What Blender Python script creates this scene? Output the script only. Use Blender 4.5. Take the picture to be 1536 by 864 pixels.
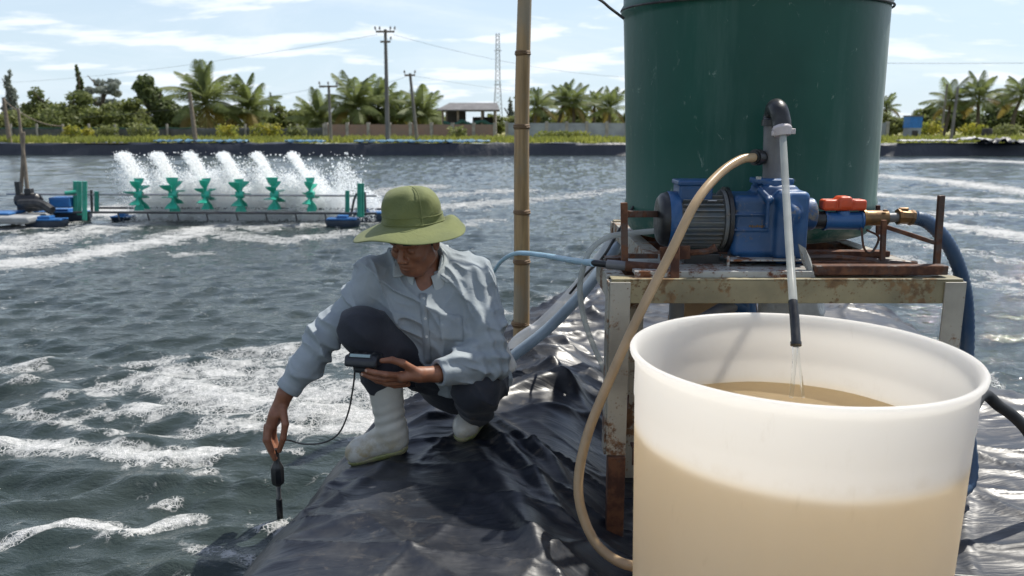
import bpy, math, random
import numpy as np
from mathutils import Matrix, Vector
R_ = math.radians
random.seed(7); rng = np.random.default_rng(11)
sc = bpy.context.scene
for o in list(bpy.data.objects): bpy.data.objects.remove(o)

# ---------------------------------------------------------------- camera
CAMZ, FPX = 1.5, 1195.0
PITCH = math.atan(245 / FPX)
cam_d = bpy.data.cameras.new('camera'); cam = bpy.data.objects.new('camera', cam_d); sc.collection.objects.link(cam)
cam.location = (0, 0, CAMZ); cam.rotation_euler = (math.pi / 2 - PITCH, 0, 0)
cam_d.sensor_width = 36; cam_d.lens = 36 * FPX / 1536; cam_d.clip_start = 0.05; cam_d.clip_end = 3000
cam_d.dof.use_dof = True; cam_d.dof.focus_distance = 2.75; cam_d.dof.aperture_fstop = 4.0
sc.camera = cam
# ---------------------------------------------------------------- sky, sun, exposure
SUN_AZ, SUN_EL = R_(46), R_(57)          # azimuth measured from +Y (view direction) towards +X
world = bpy.data.worlds.new('World'); sc.world = world; world.use_nodes = True
wn, wl = world.node_tree.nodes, world.node_tree.links
bg = wn['Background']; bg.inputs['Strength'].default_value = 0.10
sky = wn.new('ShaderNodeTexSky'); sky.sky_type = 'NISHITA'; sky.sun_disc = False
sky.sun_elevation = SUN_EL; sky.sun_rotation = SUN_AZ; sky.air_density = 1.15; sky.dust_density = 0.15; sky.ozone_density = 2.2
tc = wn.new('ShaderNodeTexCoord'); sep = wn.new('ShaderNodeSeparateXYZ'); wl.new(tc.outputs['Generated'], sep.inputs[0])
def wmath(op, a, b=None, clamp=False):
    n = wn.new('ShaderNodeMath'); n.operation = op; n.use_clamp = clamp
    for i, v in enumerate((a, b)):
        if v is None: continue
        if isinstance(v, (int, float)): n.inputs[i].default_value = v
        else: wl.new(v, n.inputs[i])
    return n.outputs[0]
zc = wmath('ADD', wmath('MAXIMUM', sep.outputs['Z'], 0.0), 0.16)
cmb = wn.new('ShaderNodeCombineXYZ')
wl.new(wmath('DIVIDE', sep.outputs['X'], zc), cmb.inputs[0]); wl.new(wmath('DIVIDE', sep.outputs['Y'], zc), cmb.inputs[1])
mp = wn.new('ShaderNodeMapping'); mp.inputs['Location'].default_value = (3.3, 1.7, 0); mp.inputs['Scale'].default_value = (1.0, 1.7, 1)
wl.new(cmb.outputs[0], mp.inputs[0])
def wnoise(scale, detail, rough, dist=0.0):
    n = wn.new('ShaderNodeTexNoise'); n.inputs['Scale'].default_value = scale; n.inputs['Detail'].default_value = detail
    n.inputs['Roughness'].default_value = rough; n.inputs['Distortion'].default_value = dist
    wl.new(mp.outputs[0], n.inputs['Vector']); return n.outputs['Fac']
def wramp(fac, a, b, hi=1.0):
    n = wn.new('ShaderNodeMapRange'); n.interpolation_type = 'SMOOTHSTEP'
    n.inputs['From Min'].default_value = a; n.inputs['From Max'].default_value = b; n.inputs['To Max'].default_value = hi
    wl.new(fac, n.inputs['Value']); return n.outputs[0]
cum = wramp(wnoise(1.55, 9, 0.56, 0.25), 0.50, 0.61, 0.95)     # small cumulus
cir = wramp(wnoise(0.55, 7, 0.62, 0.9), 0.42, 0.80, 0.55)      # thin veil
mask = wmath('MAXIMUM', cum, cir)
mixc = wn.new('ShaderNodeMix'); mixc.data_type = 'RGBA'; wl.new(mask, mixc.inputs['Factor'])
hsv = wn.new('ShaderNodeHueSaturation'); hsv.inputs['Hue'].default_value = 0.512; hsv.inputs['Saturation'].default_value = 0.86; hsv.inputs['Value'].default_value = 0.88
wl.new(sky.outputs[0], hsv.inputs['Color'])
hzm = wn.new('ShaderNodeMix'); hzm.data_type = 'RGBA'; hzf = wn.new('ShaderNodeMapRange'); hzf.inputs['From Min'].default_value = 0.0; hzf.inputs['From Max'].default_value = 0.42; hzf.inputs['To Min'].default_value = 0.85; hzf.inputs['To Max'].default_value = 0.0; hzf.interpolation_type = 'SMOOTHSTEP'
wl.new(sep.outputs['Z'], hzf.inputs['Value']); wl.new(hzf.outputs[0], hzm.inputs['Factor']); wl.new(hsv.outputs[0], hzm.inputs['A']); hzm.inputs['B'].default_value = (4.15, 5.1, 6.0, 1)     # pale haze towards the horizon, all round
wl.new(hzm.outputs['Result'], mixc.inputs['A']); mixc.inputs['B'].default_value = (6.2, 6.65, 7.1, 1)
wl.new(mixc.outputs['Result'], bg.inputs['Color'])
sun_d = bpy.data.lights.new('sun', 'SUN'); sun = bpy.data.objects.new('sun', sun_d); sc.collection.objects.link(sun)
sun_d.energy = 3.6; sun_d.angle = R_(0.6); sun_d.color = (1.0, 0.95, 0.86)
SUNV = Vector((math.sin(SUN_AZ) * math.cos(SUN_EL), math.cos(SUN_AZ) * math.cos(SUN_EL), math.sin(SUN_EL)))
sun.rotation_euler = SUNV.to_track_quat('Z', 'Y').to_euler(); sun.location = (6, 6, 9)
vs = sc.view_settings; vs.view_transform = 'Standard'; vs.look = 'None'; vs.gamma = 1.0; vs.exposure = 0.70; vs.use_curve_mapping = False
sc.render.engine = 'CYCLES'; sc.cycles.use_denoising = True
try: sc.cycles.denoiser = 'OPENIMAGEDENOISE'
except Exception: pass
sc.cycles.max_bounces = 9; sc.cycles.diffuse_bounces = 7; sc.cycles.glossy_bounces = 4; sc.cycles.transmission_bounces = 8
sc.cycles.transparent_max_bounces = 8; sc.cycles.sample_clamp_indirect = 6; sc.cycles.caustics_reflective = False; sc.cycles.caustics_refractive = False

# ---------------------------------------------------------------- places read off the photograph
_f = np.array([0, math.cos(PITCH), -math.sin(PITCH)]); _u = np.array([0, math.sin(PITCH), math.cos(PITCH)]); _r = np.array([1.0, 0, 0])
CAM = np.array([0, 0, CAMZ])
def ray(px, py): return _r * ((px - 768) / FPX) - _u * ((py - 432) / FPX) + _f
def at(px, py, Y):
    d = ray(px, py); return CAM + d * (Y / d[1])
def onz(px, py, z=0.0):
    d = ray(px, py); return CAM + d * ((z - CAMZ) / d[2])

# ---------------------------------------------------------------- mesh helpers
def tag(o, label=None, cat=None, group=None, kind=None):
    if label: o['label'] = label
    if cat: o['category'] = cat
    if group: o['group'] = group
    if kind: o['kind'] = kind
    return o
def link(o, parent=None):
    sc.collection.objects.link(o)
    if parent is not None:
        o.parent = parent
        m = Matrix.Identity(4); q = parent
        while q is not None:
            m = q.matrix_basis @ m if q.parent is None else (q.matrix_parent_inverse @ q.matrix_basis) @ m
            q = q.parent
        o.matrix_parent_inverse = m.inverted()
    return o
def thing(name, loc, label, cat, group=None):
    o = bpy.data.objects.new(name, None); o.location = tuple(float(v) for v in loc); o.empty_display_size = 0.1
    sc.collection.objects.link(o); return tag(o, label, cat, group)
def mesh_obj(name, me, mats, parent=None):
    for m in (mats if isinstance(mats, (list, tuple)) else [mats]): me.materials.append(m)
    return link(bpy.data.objects.new(name, me), parent)
def np_mesh(name, V, F, smooth=True):
    me = bpy.data.meshes.new(name); V = np.asarray(V, np.float32); F = np.asarray(F, np.int32); n = F.shape[1]
    me.vertices.add(len(V)); me.vertices.foreach_set('co', V.ravel())
    me.loops.add(F.size); me.loops.foreach_set('vertex_index', F.ravel())
    me.polygons.add(len(F)); me.polygons.foreach_set('loop_start', np.arange(0, F.size, n, dtype=np.int32))
    me.polygons.foreach_set('use_smooth', np.full(len(F), smooth)); me.update(calc_edges=True); me.validate(); return me
def unit(v): v = np.asarray(v, float); return v / (np.linalg.norm(v) + 1e-12)
def frame(d, ref=(0, 0, 1)):
    z = unit(d); ref = np.asarray(ref, float)
    if abs(np.dot(z, ref)) > 0.97: ref = np.array([1.0, 0, 0])
    x = unit(np.cross(ref, z)); return np.stack([x, np.cross(z, x), z], 1)      # columns x, y, z
def spline(pts, n=8):
    P = [np.asarray(p, float) for p in pts]; P = [2 * P[0] - P[1]] + P + [2 * P[-1] - P[-2]]; out = []
    for i in range(1, len(P) - 2):
        for k in range(n):
            t = k / n; a, b, c, d = P[i - 1], P[i], P[i + 1], P[i + 2]
            out.append(0.5 * (2 * b + (c - a) * t + (2 * a - 5 * b + 4 * c - d) * t * t + (3 * b - a - 3 * c + d) * t ** 3))
    out.append(P[-2]); return out
class MB:
    def __init__(s): s.V = []; s.F = []
    def add(s, V, F):
        b = len(s.V); s.V += [tuple(float(c) for c in v) for v in V]; s.F += [tuple(b + i for i in f) for f in F]; return s
    def box(s, c, size, R=None):
        h = np.asarray(size, float) / 2; c = np.asarray(c, float)
        V = [np.array([x, y, z]) * h for x in (-1, 1) for y in (-1, 1) for z in (-1, 1)]
        V = [c + (R @ v if R is not None else v) for v in V]
        return s.add(V, [(0, 1, 3, 2), (4, 6, 7, 5), (0, 4, 5, 1), (2, 3, 7, 6), (0, 2, 6, 4), (1, 5, 7, 3)])
    def bar(s, a, b, w, h, ref=(0, 0, 1)):
        a = np.asarray(a, float); b = np.asarray(b, float); return s.box((a + b) / 2, (w, h, np.linalg.norm(b - a)), frame(b - a, ref))
    def tube(s, pts, r, n=12, cap=True):
        P = [np.asarray(p, float) for p in pts]; m = len(P); rr = r if isinstance(r, (list, tuple, np.ndarray)) else [r] * m
        T = [unit(P[min(i + 1, m - 1)] - P[max(i - 1, 0)]) for i in range(m)]; Fm = frame(T[0]); x = Fm[:, 0]; V = []
        for i in range(m):
            x = unit(x - T[i] * np.dot(x, T[i])); y = np.cross(T[i], x)
            for k in range(n):
                a = 2 * math.pi * k / n; V.append(P[i] + rr[i] * (math.cos(a) * x + math.sin(a) * y))
        Fc = [(i * n + k, i * n + (k + 1) % n, (i + 1) * n + (k + 1) % n, (i + 1) * n + k) for i in range(m - 1) for k in range(n)]
        if cap: Fc += [tuple(range(n))[::-1], tuple((m - 1) * n + k for k in range(n))]
        return s.add(V, Fc)
    def cyl(s, a, b, r1, r2=None, n=20): return s.tube([a, b], [r1, r1 if r2 is None else r2], n)
    def lathe(s, prof, c, n=48, R=None, cap=False):
        c = np.asarray(c, float); V = []
        for r, z in prof:
            for k in range(n):
                a = 2 * math.pi * k / n; v = np.array([r * math.cos(a), r * math.sin(a), z]); V.append(c + (R @ v if R is not None else v))
        m = len(prof); Fc = [(i * n + k, i * n + (k + 1) % n, (i + 1) * n + (k + 1) % n, (i + 1) * n + k) for i in range(m - 1) for k in range(n)]
        if cap: Fc += [tuple(range(n))[::-1], tuple((m - 1) * n + k for k in range(n))]
        return s.add(V, Fc)
    def mesh(s, name, smooth=35):
        me = bpy.data.meshes.new(name); me.from_pydata(s.V, [], s.F)
        if smooth:
            me.polygons.foreach_set('use_smooth', [True] * len(me.polygons)); me.set_sharp_from_angle(angle=R_(smooth))
        me.update(); return me
    def build(s, name, mat, parent=None, smooth=35, bevel=0.0, seg=2):
        o = mesh_obj(name, s.mesh(name, smooth), mat, parent)
        if bevel:
            b = o.modifiers.new('bevel', 'BEVEL'); b.width = bevel; b.segments = seg; b.limit_method = 'ANGLE'; b.angle_limit = R_(40)
        return o
def one(fn, name, mat, parent=None, **k):
    m = MB(); fn(m); return m.build(name, mat, parent, **k)

# ---------------------------------------------------------------- noise + signed distance modelling
_tab = np.random.default_rng(3).random(65536).astype(np.float32)
def vnoise(p):
    p = np.asarray(p, np.float32); i = np.floor(p).astype(np.int64); f = p - i; f = f * f * (3 - 2 * f); out = 0
    for dx in (0, 1):
        for dy in (0, 1):
            for dz in (0, 1):
                h = ((i[..., 0] + dx) * 73856093 ^ (i[..., 1] + dy) * 19349663 ^ (i[..., 2] + dz) * 83492791) & 65535
                out = out + _tab[h] * (f[..., 0] if dx else 1 - f[..., 0]) * (f[..., 1] if dy else 1 - f[..., 1]) * (f[..., 2] if dz else 1 - f[..., 2])
    return out
def fbm(p, o=4):
    a, s, t = 0.5, 0, 0
    for k in range(o): s = s + a * vnoise(p * 2 ** k + 17.3 * k); t += a; a *= 0.5
    return s / t
def ridge(p): return 1 - np.abs(2 * vnoise(p) - 1)
def P3(x, y): return np.stack([x, y, np.zeros_like(x)], -1)
def sstep(a, b, x): t = np.clip((x - a) / (b - a), 0, 1); return t * t * (3 - 2 * t)
def A3(v): return np.asarray(v, np.float32)
def rc(p, a, b, ra, rb):
    a, b = A3(a), A3(b); pa = p - a; ba = b - a; h = np.clip(pa @ ba / (ba @ ba), 0, 1)
    return np.sqrt(((pa - h[:, None] * ba) ** 2).sum(1)) - (ra + (rb - ra) * h)
def ell(p, c, r, R=None):
    q = p - A3(c)
    if R is not None: q = q @ A3(R)
    r = A3(r); k0 = np.sqrt(((q / r) ** 2).sum(1)); k1 = np.sqrt(((q / (r * r)) ** 2).sum(1)) + 1e-6
    return k0 * (k0 - 1) / k1
def rbox(p, c, h, rad, R=None):
    q = p - A3(c)
    if R is not None: q = q @ A3(R)
    q = np.abs(q) - (A3(h) - rad); return np.sqrt((np.maximum(q, 0) ** 2).sum(1)) + np.minimum(q.max(1), 0) - rad
def cylx(p, a, b, r, rad=0.004):
    a, b = A3(a), A3(b); L = float(np.linalg.norm(b - a)); d = (b - a) / L; pa = p - (a + b) / 2; t = pa @ d
    q = np.stack([np.sqrt(((pa - t[:, None] * d) ** 2).sum(1)) - r + rad, np.abs(t) - L / 2 + rad], 1)
    return np.sqrt((np.maximum(q, 0) ** 2).sum(1)) + np.minimum(q.max(1), 0) - rad
def plane(p, c, n): return (p - A3(c)) @ A3(unit(n))
def smin(a, b, k): h = np.clip(0.5 + 0.5 * (b - a) / k, 0, 1); return b + (a - b) * h - k * h * (1 - h)
def smax(a, b, k): return -smin(-a, -b, k)
def surf(fn, lo, hi, res):
    lo = np.asarray(lo, float); hi = np.asarray(hi, float); S = 4; n = (np.ceil((hi - lo) / (res * S)).astype(int) * S + 1)
    nc = (n - 1) // S + 1
    G = np.stack(np.meshgrid(*[lo[k] + np.arange(nc[k]) * res * S for k in range(3)], indexing='ij'), -1).reshape(-1, 3).astype(np.float32)
    dc = fn(G).reshape(nc); D = np.repeat(np.repeat(np.repeat(dc, S, 0), S, 1), S, 2)[:n[0], :n[1], :n[2]].astype(np.float32)
    act = np.abs(dc) < res * S * 2.2 + 0.012
    # nearest-lower repeat: activate also the neighbour blocks
    A = np.repeat(np.repeat(np.repeat(act, S, 0), S, 1), S, 2)[:n[0], :n[1], :n[2]]
    idx = np.argwhere(A); pts = (lo + idx * res).astype(np.float32); val = np.empty(len(pts), np.float32)
    for i in range(0, len(pts), 200000): val[i:i + 200000] = fn(pts[i:i + 200000])
    D[A] = val
    neg = D < 0; c = np.zeros(n - 1, np.int8)
    for dx in (0, 1):
        for dy in (0, 1):
            for dz in (0, 1): c += neg[dx:n[0] - 1 + dx, dy:n[1] - 1 + dy, dz:n[2] - 1 + dz]
    cells = np.argwhere((c > 0) & (c < 8)); cid = -np.ones(n - 1, np.int32); cid[tuple(cells.T)] = np.arange(len(cells))
    acc = np.zeros((len(cells), 3)); cnt = np.zeros(len(cells))
    cor = [(a, b, d) for a in (0, 1) for b in (0, 1) for d in (0, 1)]
    for i, a in enumerate(cor):
        for b in cor[i + 1:]:
            if sum(abs(x - y) for x, y in zip(a, b)) != 1: continue
            va = D[tuple((cells + a).T)]; vb = D[tuple((cells + b).T)]; m = (va < 0) != (vb < 0)
            t = np.where(m, va / np.where(m, va - vb, 1), 0)
            acc += np.where(m[:, None], np.array(a) + t[:, None] * (np.array(b) - np.array(a)), 0); cnt += m
    V = lo + (cells + acc / cnt[:, None]) * res; F = []
    for ax in range(3):
        o1, o2 = (ax + 1) % 3, (ax + 2) % 3; sl = [slice(None)] * 3; sh = [slice(None)] * 3
        sl[ax] = slice(0, -1); sh[ax] = slice(1, None); a = neg[tuple(sl)]; b = neg[tuple(sh)]
        E = np.argwhere(a != b); ok = (E[:, o1] > 0) & (E[:, o2] > 0) & (E[:, o1] < n[o1] - 1) & (E[:, o2] < n[o2] - 1); E = E[ok]
        fl = a[tuple(E.T)]; e1 = np.eye(3, dtype=int)[o1]; e2 = np.eye(3, dtype=int)[o2]
        q = np.stack([cid[tuple((E - e1 - e2).T)], cid[tuple((E - e2).T)], cid[tuple(E.T)], cid[tuple((E - e1).T)]], 1)
        q[~fl] = q[~fl][:, ::-1]; F.append(q)
    F = np.concatenate(F); F = F[(F >= 0).all(1)]
    return V, F
def surf_obj(name, fn, lo, hi, res, mat, parent=None, smooth_it=0):
    V, F = surf(fn, lo, hi, res); o = mesh_obj(name, np_mesh(name, V, F), mat, parent)
    if smooth_it:
        m = o.modifiers.new('smooth', 'SMOOTH'); m.factor = 0.5; m.iterations = smooth_it
    return o
# ---------------------------------------------------------------- materials
class NT:
    def __init__(s, name):
        s.m = bpy.data.materials.new(name); s.m.use_nodes = True; s.n = s.m.node_tree.nodes; s.l = s.m.node_tree.links
        s.b = s.n['Principled BSDF']; s.out = s.n['Material Output']; s.co = s.n.new('ShaderNodeTexCoord').outputs['Object']
    def put(s, sock, v):
        if isinstance(v, (int, float)): sock.default_value = v
        elif isinstance(v, (tuple, list)): sock.default_value = tuple(v) + ((1,) if len(v) == 3 and len(sock.default_value) == 4 else ())
        else: s.l.new(v, sock)
    def new(s, t, **k):
        n = s.n.new(t)
        for a, v in k.items(): setattr(n, a, v)
        return n
    def math(s, op, a, b=None, clamp=False):
        n = s.new('ShaderNodeMath', operation=op, use_clamp=clamp); s.put(n.inputs[0], a)
        if b is not None: s.put(n.inputs[1], b)
        return n.outputs[0]
    def map(s, scale=(1, 1, 1), loc=(0, 0, 0), rot=(0, 0, 0), vec=None):
        n = s.new('ShaderNodeMapping'); s.l.new(vec or s.co, n.inputs[0]); n.inputs['Scale'].default_value = scale
        n.inputs['Location'].default_value = loc; n.inputs['Rotation'].default_value = rot; return n.outputs[0]
    def noise(s, scale, detail=4, rough=0.55, vec=None, dist=0.0):
        n = s.new('ShaderNodeTexNoise'); s.l.new(vec or s.co, n.inputs['Vector']); n.inputs['Scale'].default_value = scale
        n.inputs['Detail'].default_value = detail; n.inputs['Roughness'].default_value = rough; n.inputs['Distortion'].default_value = dist
        return n.outputs['Fac']
    def voro(s, scale, feature='F1', vec=None, rnd=1.0):
        n = s.new('ShaderNodeTexVoronoi', feature=feature); s.l.new(vec or s.co, n.inputs['Vector']); n.inputs['Scale'].default_value = scale
        n.inputs['Randomness'].default_value = rnd; return n.outputs['Distance']
    def rng(s, v, a, b, lo=0.0, hi=1.0):
        n = s.new('ShaderNodeMapRange', interpolation_type='SMOOTHSTEP'); s.put(n.inputs['Value'], v)
        for k, x in (('From Min', a), ('From Max', b), ('To Min', lo), ('To Max', hi)): n.inputs[k].default_value = x
        return n.outputs[0]
    def mix(s, f, a, b):
        n = s.new('ShaderNodeMix', data_type='RGBA'); s.put(n.inputs['Factor'], f); s.put(n.inputs['A'], a); s.put(n.inputs['B'], b); return n.outputs['Result']
    def bump(s, h, strength=0.3, dist=0.01, normal=None):
        n = s.new('ShaderNodeBump'); s.put(n.inputs['Height'], h); n.inputs['Strength'].default_value = strength; n.inputs['Distance'].default_value = dist
        if normal is not None: s.l.new(normal, n.inputs['Normal'])
        return n.outputs[0]
    def set(s, **k):
        for a, v in k.items(): s.put(s.b.inputs[a.replace('_', ' ')], v)
        return s
    def axis(s, i):
        n = s.new('ShaderNodeSeparateXYZ'); s.l.new(s.co, n.inputs[0]); return n.outputs[i]
    def attr(s, name):
        return s.new('ShaderNodeAttribute', attribute_name=name).outputs['Fac']
def simple(name, col, rough=0.5, metal=0.0, var=0.25, vs=6.0, bs=60.0, bump=0.15, bd=0.003, col2=None, spec=0.5):
    t = NT(name); c2 = col2 or tuple(max(0, c * (1 - var)) for c in col)
    f = t.rng(t.noise(vs, 5, 0.6), 0.35, 0.65)
    t.set(Base_Color=t.mix(f, col, c2), Roughness=t.rng(t.noise(vs * 2.3, 4), 0.3, 0.7, max(rough - 0.1, 0.03), min(rough + 0.12, 1)), Metallic=metal, Normal=t.bump(t.noise(bs, 4), bump, bd))
    t.b.inputs['Specular IOR Level'].default_value = spec; return t.m
def leafmat(name, c1, c2, scale=0.8, trans=0.5):
    t = NT(name); c = t.mix(t.rng(t.noise(scale, 4), 0.35, 0.65), c1, c2); t.set(Base_Color=c, Roughness=0.6)
    tr = t.new('ShaderNodeBsdfTranslucent'); t.l.new(c, tr.inputs[0]); mx = t.new('ShaderNodeMixShader'); mx.inputs[0].default_value = trans
    t.l.new(t.b.outputs[0], mx.inputs[1]); t.l.new(tr.outputs[0], mx.inputs[2]); t.l.new(mx.outputs[0], t.out.inputs[0]); return t.m
def rustpaint(name, paint, amount, rust=(0.10, 0.033, 0.014), rust2=(0.21, 0.085, 0.035)):
    t = NT(name); n1 = t.noise(7, 8, 0.68); n2 = t.noise(38, 5, 0.65); v = t.voro(70)
    f = t.rng(t.math('ADD', t.math('MULTIPLY', n1, 0.7), t.math('MULTIPLY', n2, 0.3)), 0.5 + (0.5 - amount) * 0.22 - 0.035, 0.5 + (0.5 - amount) * 0.22 + 0.035)
    spots = t.rng(v, 0.16, 0.24, 1, 0); f2 = t.math('MAXIMUM', f, t.math('MULTIPLY', spots, t.rng(n1, 0.4, 0.55) if amount > 0.1 else t.rng(n1, 0.56, 0.66)))
    rc_ = t.mix(t.rng(t.noise(24, 5), 0.35, 0.65), rust, rust2); pc = t.mix(t.rng(t.noise(4, 6), 0.35, 0.7), paint, tuple(c * 0.55 for c in paint))
    t.set(Base_Color=t.mix(f2, pc, rc_), Roughness=t.rng(f2, 0, 1, 0.5, 0.92), Normal=t.bump(t.math('ADD', n2, t.math('MULTIPLY', f2, 0.5)), 0.35, 0.003)); return t.m
M = {}
M['rust'] = rustpaint('rusty_steel', (0.075, 0.045, 0.034), 0.62, rust=(0.055, 0.022, 0.013), rust2=(0.15, 0.065, 0.032))
M['cream'] = rustpaint('chipped_cream_paint', (0.40, 0.375, 0.31), 0.36, rust=(0.11, 0.055, 0.03), rust2=(0.22, 0.12, 0.06))
M['olive'] = rustpaint('stained_cream_paint', (0.30, 0.26, 0.15), 0.30, rust=(0.13, 0.08, 0.04), rust2=(0.24, 0.15, 0.07))
M['galv'] = rustpaint('galvanised_sheet', (0.40, 0.40, 0.37), 0.28)
M['blue'] = rustpaint('blue_machine_enamel', (0.010, 0.080, 0.225), 0.06, rust=(0.10, 0.09, 0.08), rust2=(0.2, 0.18, 0.15)); M['blue'].node_tree.nodes['Principled BSDF'].inputs['Coat Weight'].default_value = 0.25
M['motor'] = simple('dusty_motor_grey', (0.11, 0.135, 0.155), 0.6, 0.2, col2=(0.17, 0.16, 0.14), vs=14)
M['blackp'] = simple('black_plastic', (0.016, 0.017, 0.019), 0.38, var=0.4, vs=18)
M['blackr'] = simple('black_rubber', (0.012, 0.013, 0.014), 0.5, col2=(0.045, 0.043, 0.04), vs=9)
M['pvc'] = simple('grey_pvc', (0.115, 0.118, 0.128), 0.45, col2=(0.17, 0.168, 0.165), vs=9)
M['pvcd'] = simple('dark_frame_tube', (0.05, 0.052, 0.055), 0.5); M['orange'] = simple('orange_handle', (0.68, 0.085, 0.022), 0.42, var=0.25, vs=16)
M['brass'] = simple('aged_brass', (0.26, 0.145, 0.055), 0.48, 0.6, col2=(0.13, 0.085, 0.045), vs=20)
M['steel'] = simple('worn_steel', (0.42, 0.42, 0.41), 0.38, 0.85, vs=20)
M['bluehose'] = None
t = NT('blue_grey_suction_hose'); w = t.new('ShaderNodeTexNoise'); t.set(Base_Color=t.mix(t.rng(t.noise(12, 4), 0.35, 0.65), (0.025, 0.065, 0.14), (0.05, 0.09, 0.15)), Roughness=0.42, Normal=t.bump(t.noise(70, 3), 0.2, 0.002)); M['bluehose'] = t.m
def hosemat(name, col, rough, tr, alpha_mix=0.0):
    t = NT(name); c = t.mix(t.rng(t.noise(9, 5), 0.3, 0.7), col, tuple(x * 0.78 for x in col)); t.set(Base_Color=c, Roughness=rough, Normal=t.bump(t.noise(50, 3), 0.1, 0.002))
    a = t.new('ShaderNodeBsdfTranslucent'); t.l.new(c, a.inputs[0]); mx = t.new('ShaderNodeMixShader'); mx.inputs[0].default_value = tr
    t.l.new(t.b.outputs[0], mx.inputs[1]); t.l.new(a.outputs[0], mx.inputs[2]); last = mx.outputs[0]
    if alpha_mix:
        tp = t.new('ShaderNodeBsdfTransparent'); m2 = t.new('ShaderNodeMixShader'); m2.inputs[0].default_value = alpha_mix
        t.l.new(last, m2.inputs[1]); t.l.new(tp.outputs[0], m2.inputs[2]); last = m2.outputs[0]
    t.l.new(last, t.out.inputs[0]); return t.m
M['tanhose'] = hosemat('yellowed_hose', (0.60, 0.43, 0.25), 0.3, 0.25)
M['clearhose'] = hosemat('clear_hose', (0.66, 0.68, 0.64), 0.2, 0.45, 0.32)
M['greyhose'] = hosemat('milky_blue_hose', (0.40, 0.48, 0.55), 0.35, 0.35)
M['ltblue'] = hosemat('pale_blue_pipe', (0.36, 0.58, 0.72), 0.35, 0.15)
M['film'] = hosemat('clear_plastic_film', (0.62, 0.64, 0.66), 0.15, 0.4, 0.45)
# translucent white tub: milky wall, silt film showing below the liquid line
t = NT('white_tub_plastic'); z = t.math('ADD', t.axis(2), t.math('MULTIPLY', t.math('SUBTRACT', t.noise(5, 3), 0.5), 0.035))
wet = t.rng(z, 0.745, 0.790, 1, 0)
silt = t.mix(t.rng(t.noise(3.2, 5, vec=t.map((1, 1, 0.35))), 0.3, 0.72), (0.90, 0.82, 0.67), (0.81, 0.70, 0.52))
scuff = t.math('MULTIPLY', t.rng(t.noise(21, 7, 0.75, vec=t.map((1, 1, 0.22))), 0.58, 0.72), 0.45)
c = t.mix(t.math('MULTIPLY', wet, 0.62), (0.90, 0.885, 0.85), silt); scum = t.math('MULTIPLY', t.math('MULTIPLY', t.rng(z, 0.772, 0.782), t.rng(z, 0.786, 0.812, 1, 0)), t.rng(t.noise(13, 6, 0.7, vec=t.map((1, 1, 0.5))), 0.42, 0.66, 0, 0.38)); c = t.mix(scum, c, (0.50, 0.41, 0.27)); drip = t.math('MULTIPLY', t.rng(t.noise(17, 5, 0.6, vec=t.map((1, 1, 0.05))), 0.60, 0.72, 0, 0.22), t.rng(t.noise(3, 3), 0.45, 0.6)); c = t.mix(drip, c, (0.56, 0.47, 0.33)); c = t.mix(scuff, c, (0.52, 0.46, 0.37))
t.set(Base_Color=c, Roughness=0.38, Normal=t.bump(t.noise(30, 4), 0.06, 0.003))
tr = t.new('ShaderNodeBsdfTranslucent'); t.l.new(t.mix(t.math('MULTIPLY', wet, 0.85), (0.99, 0.965, 0.92), (0.97, 0.90, 0.77)), tr.inputs[0])
mx = t.new('ShaderNodeMixShader'); mx.inputs[0].default_value = 0.66; t.l.new(t.b.outputs[0], mx.inputs[1]); t.l.new(tr.outputs[0], mx.inputs[2]); t.l.new(mx.outputs[0], t.out.inputs[0]); M['tub'] = t.m
t = NT('murky_tub_water'); c = t.mix(t.rng(t.noise(9, 4), 0.3, 0.7), (0.56, 0.44, 0.29), (0.64, 0.52, 0.36)); t.set(Base_Color=c, Roughness=0.12, IOR=1.33, Normal=t.bump(t.noise(22, 3), 0.25, 0.01)); tr = t.new('ShaderNodeBsdfTranslucent'); tr.inputs[0].default_value = (0.97, 0.90, 0.77, 1); mx = t.new('ShaderNodeMixShader'); mx.inputs[0].default_value = 0.78; t.l.new(t.b.outputs[0], mx.inputs[1]); t.l.new(tr.outputs[0], mx.inputs[2]); t.l.new(mx.outputs[0], t.out.inputs[0]); M['murk'] = t.m
t = NT('falling_water'); t.set(Base_Color=(0.9, 0.92, 0.92), Roughness=0.05, IOR=1.2, Transmission_Weight=1.0); M['stream'] = t.m
# green tank: chalky streaks and scratches of faded gelcoat; right side painted paler for sunlight and chalk
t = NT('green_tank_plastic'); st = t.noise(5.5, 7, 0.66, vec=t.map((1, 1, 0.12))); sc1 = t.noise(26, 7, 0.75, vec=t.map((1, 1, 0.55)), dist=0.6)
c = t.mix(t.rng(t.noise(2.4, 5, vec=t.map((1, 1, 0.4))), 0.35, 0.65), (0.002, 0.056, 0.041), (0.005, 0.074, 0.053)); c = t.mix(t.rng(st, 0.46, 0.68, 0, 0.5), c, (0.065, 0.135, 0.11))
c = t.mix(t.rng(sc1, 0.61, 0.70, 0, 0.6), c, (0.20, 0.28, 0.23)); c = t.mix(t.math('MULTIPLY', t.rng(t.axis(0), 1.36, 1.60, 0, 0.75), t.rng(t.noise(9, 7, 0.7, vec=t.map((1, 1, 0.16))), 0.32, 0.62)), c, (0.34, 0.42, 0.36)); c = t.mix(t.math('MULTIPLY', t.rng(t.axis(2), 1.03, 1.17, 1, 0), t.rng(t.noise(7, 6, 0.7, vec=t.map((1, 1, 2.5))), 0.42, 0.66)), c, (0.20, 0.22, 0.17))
t.set(Base_Color=c, Roughness=t.rng(st, 0.35, 0.7, 0.34, 0.52), Normal=t.bump(t.noise(6, 3), 0.12, 0.02), Sheen_Weight=0.22, Sheen_Roughness=0.14, Specular_IOR_Level=0.3); M['tank'] = t.m
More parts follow.
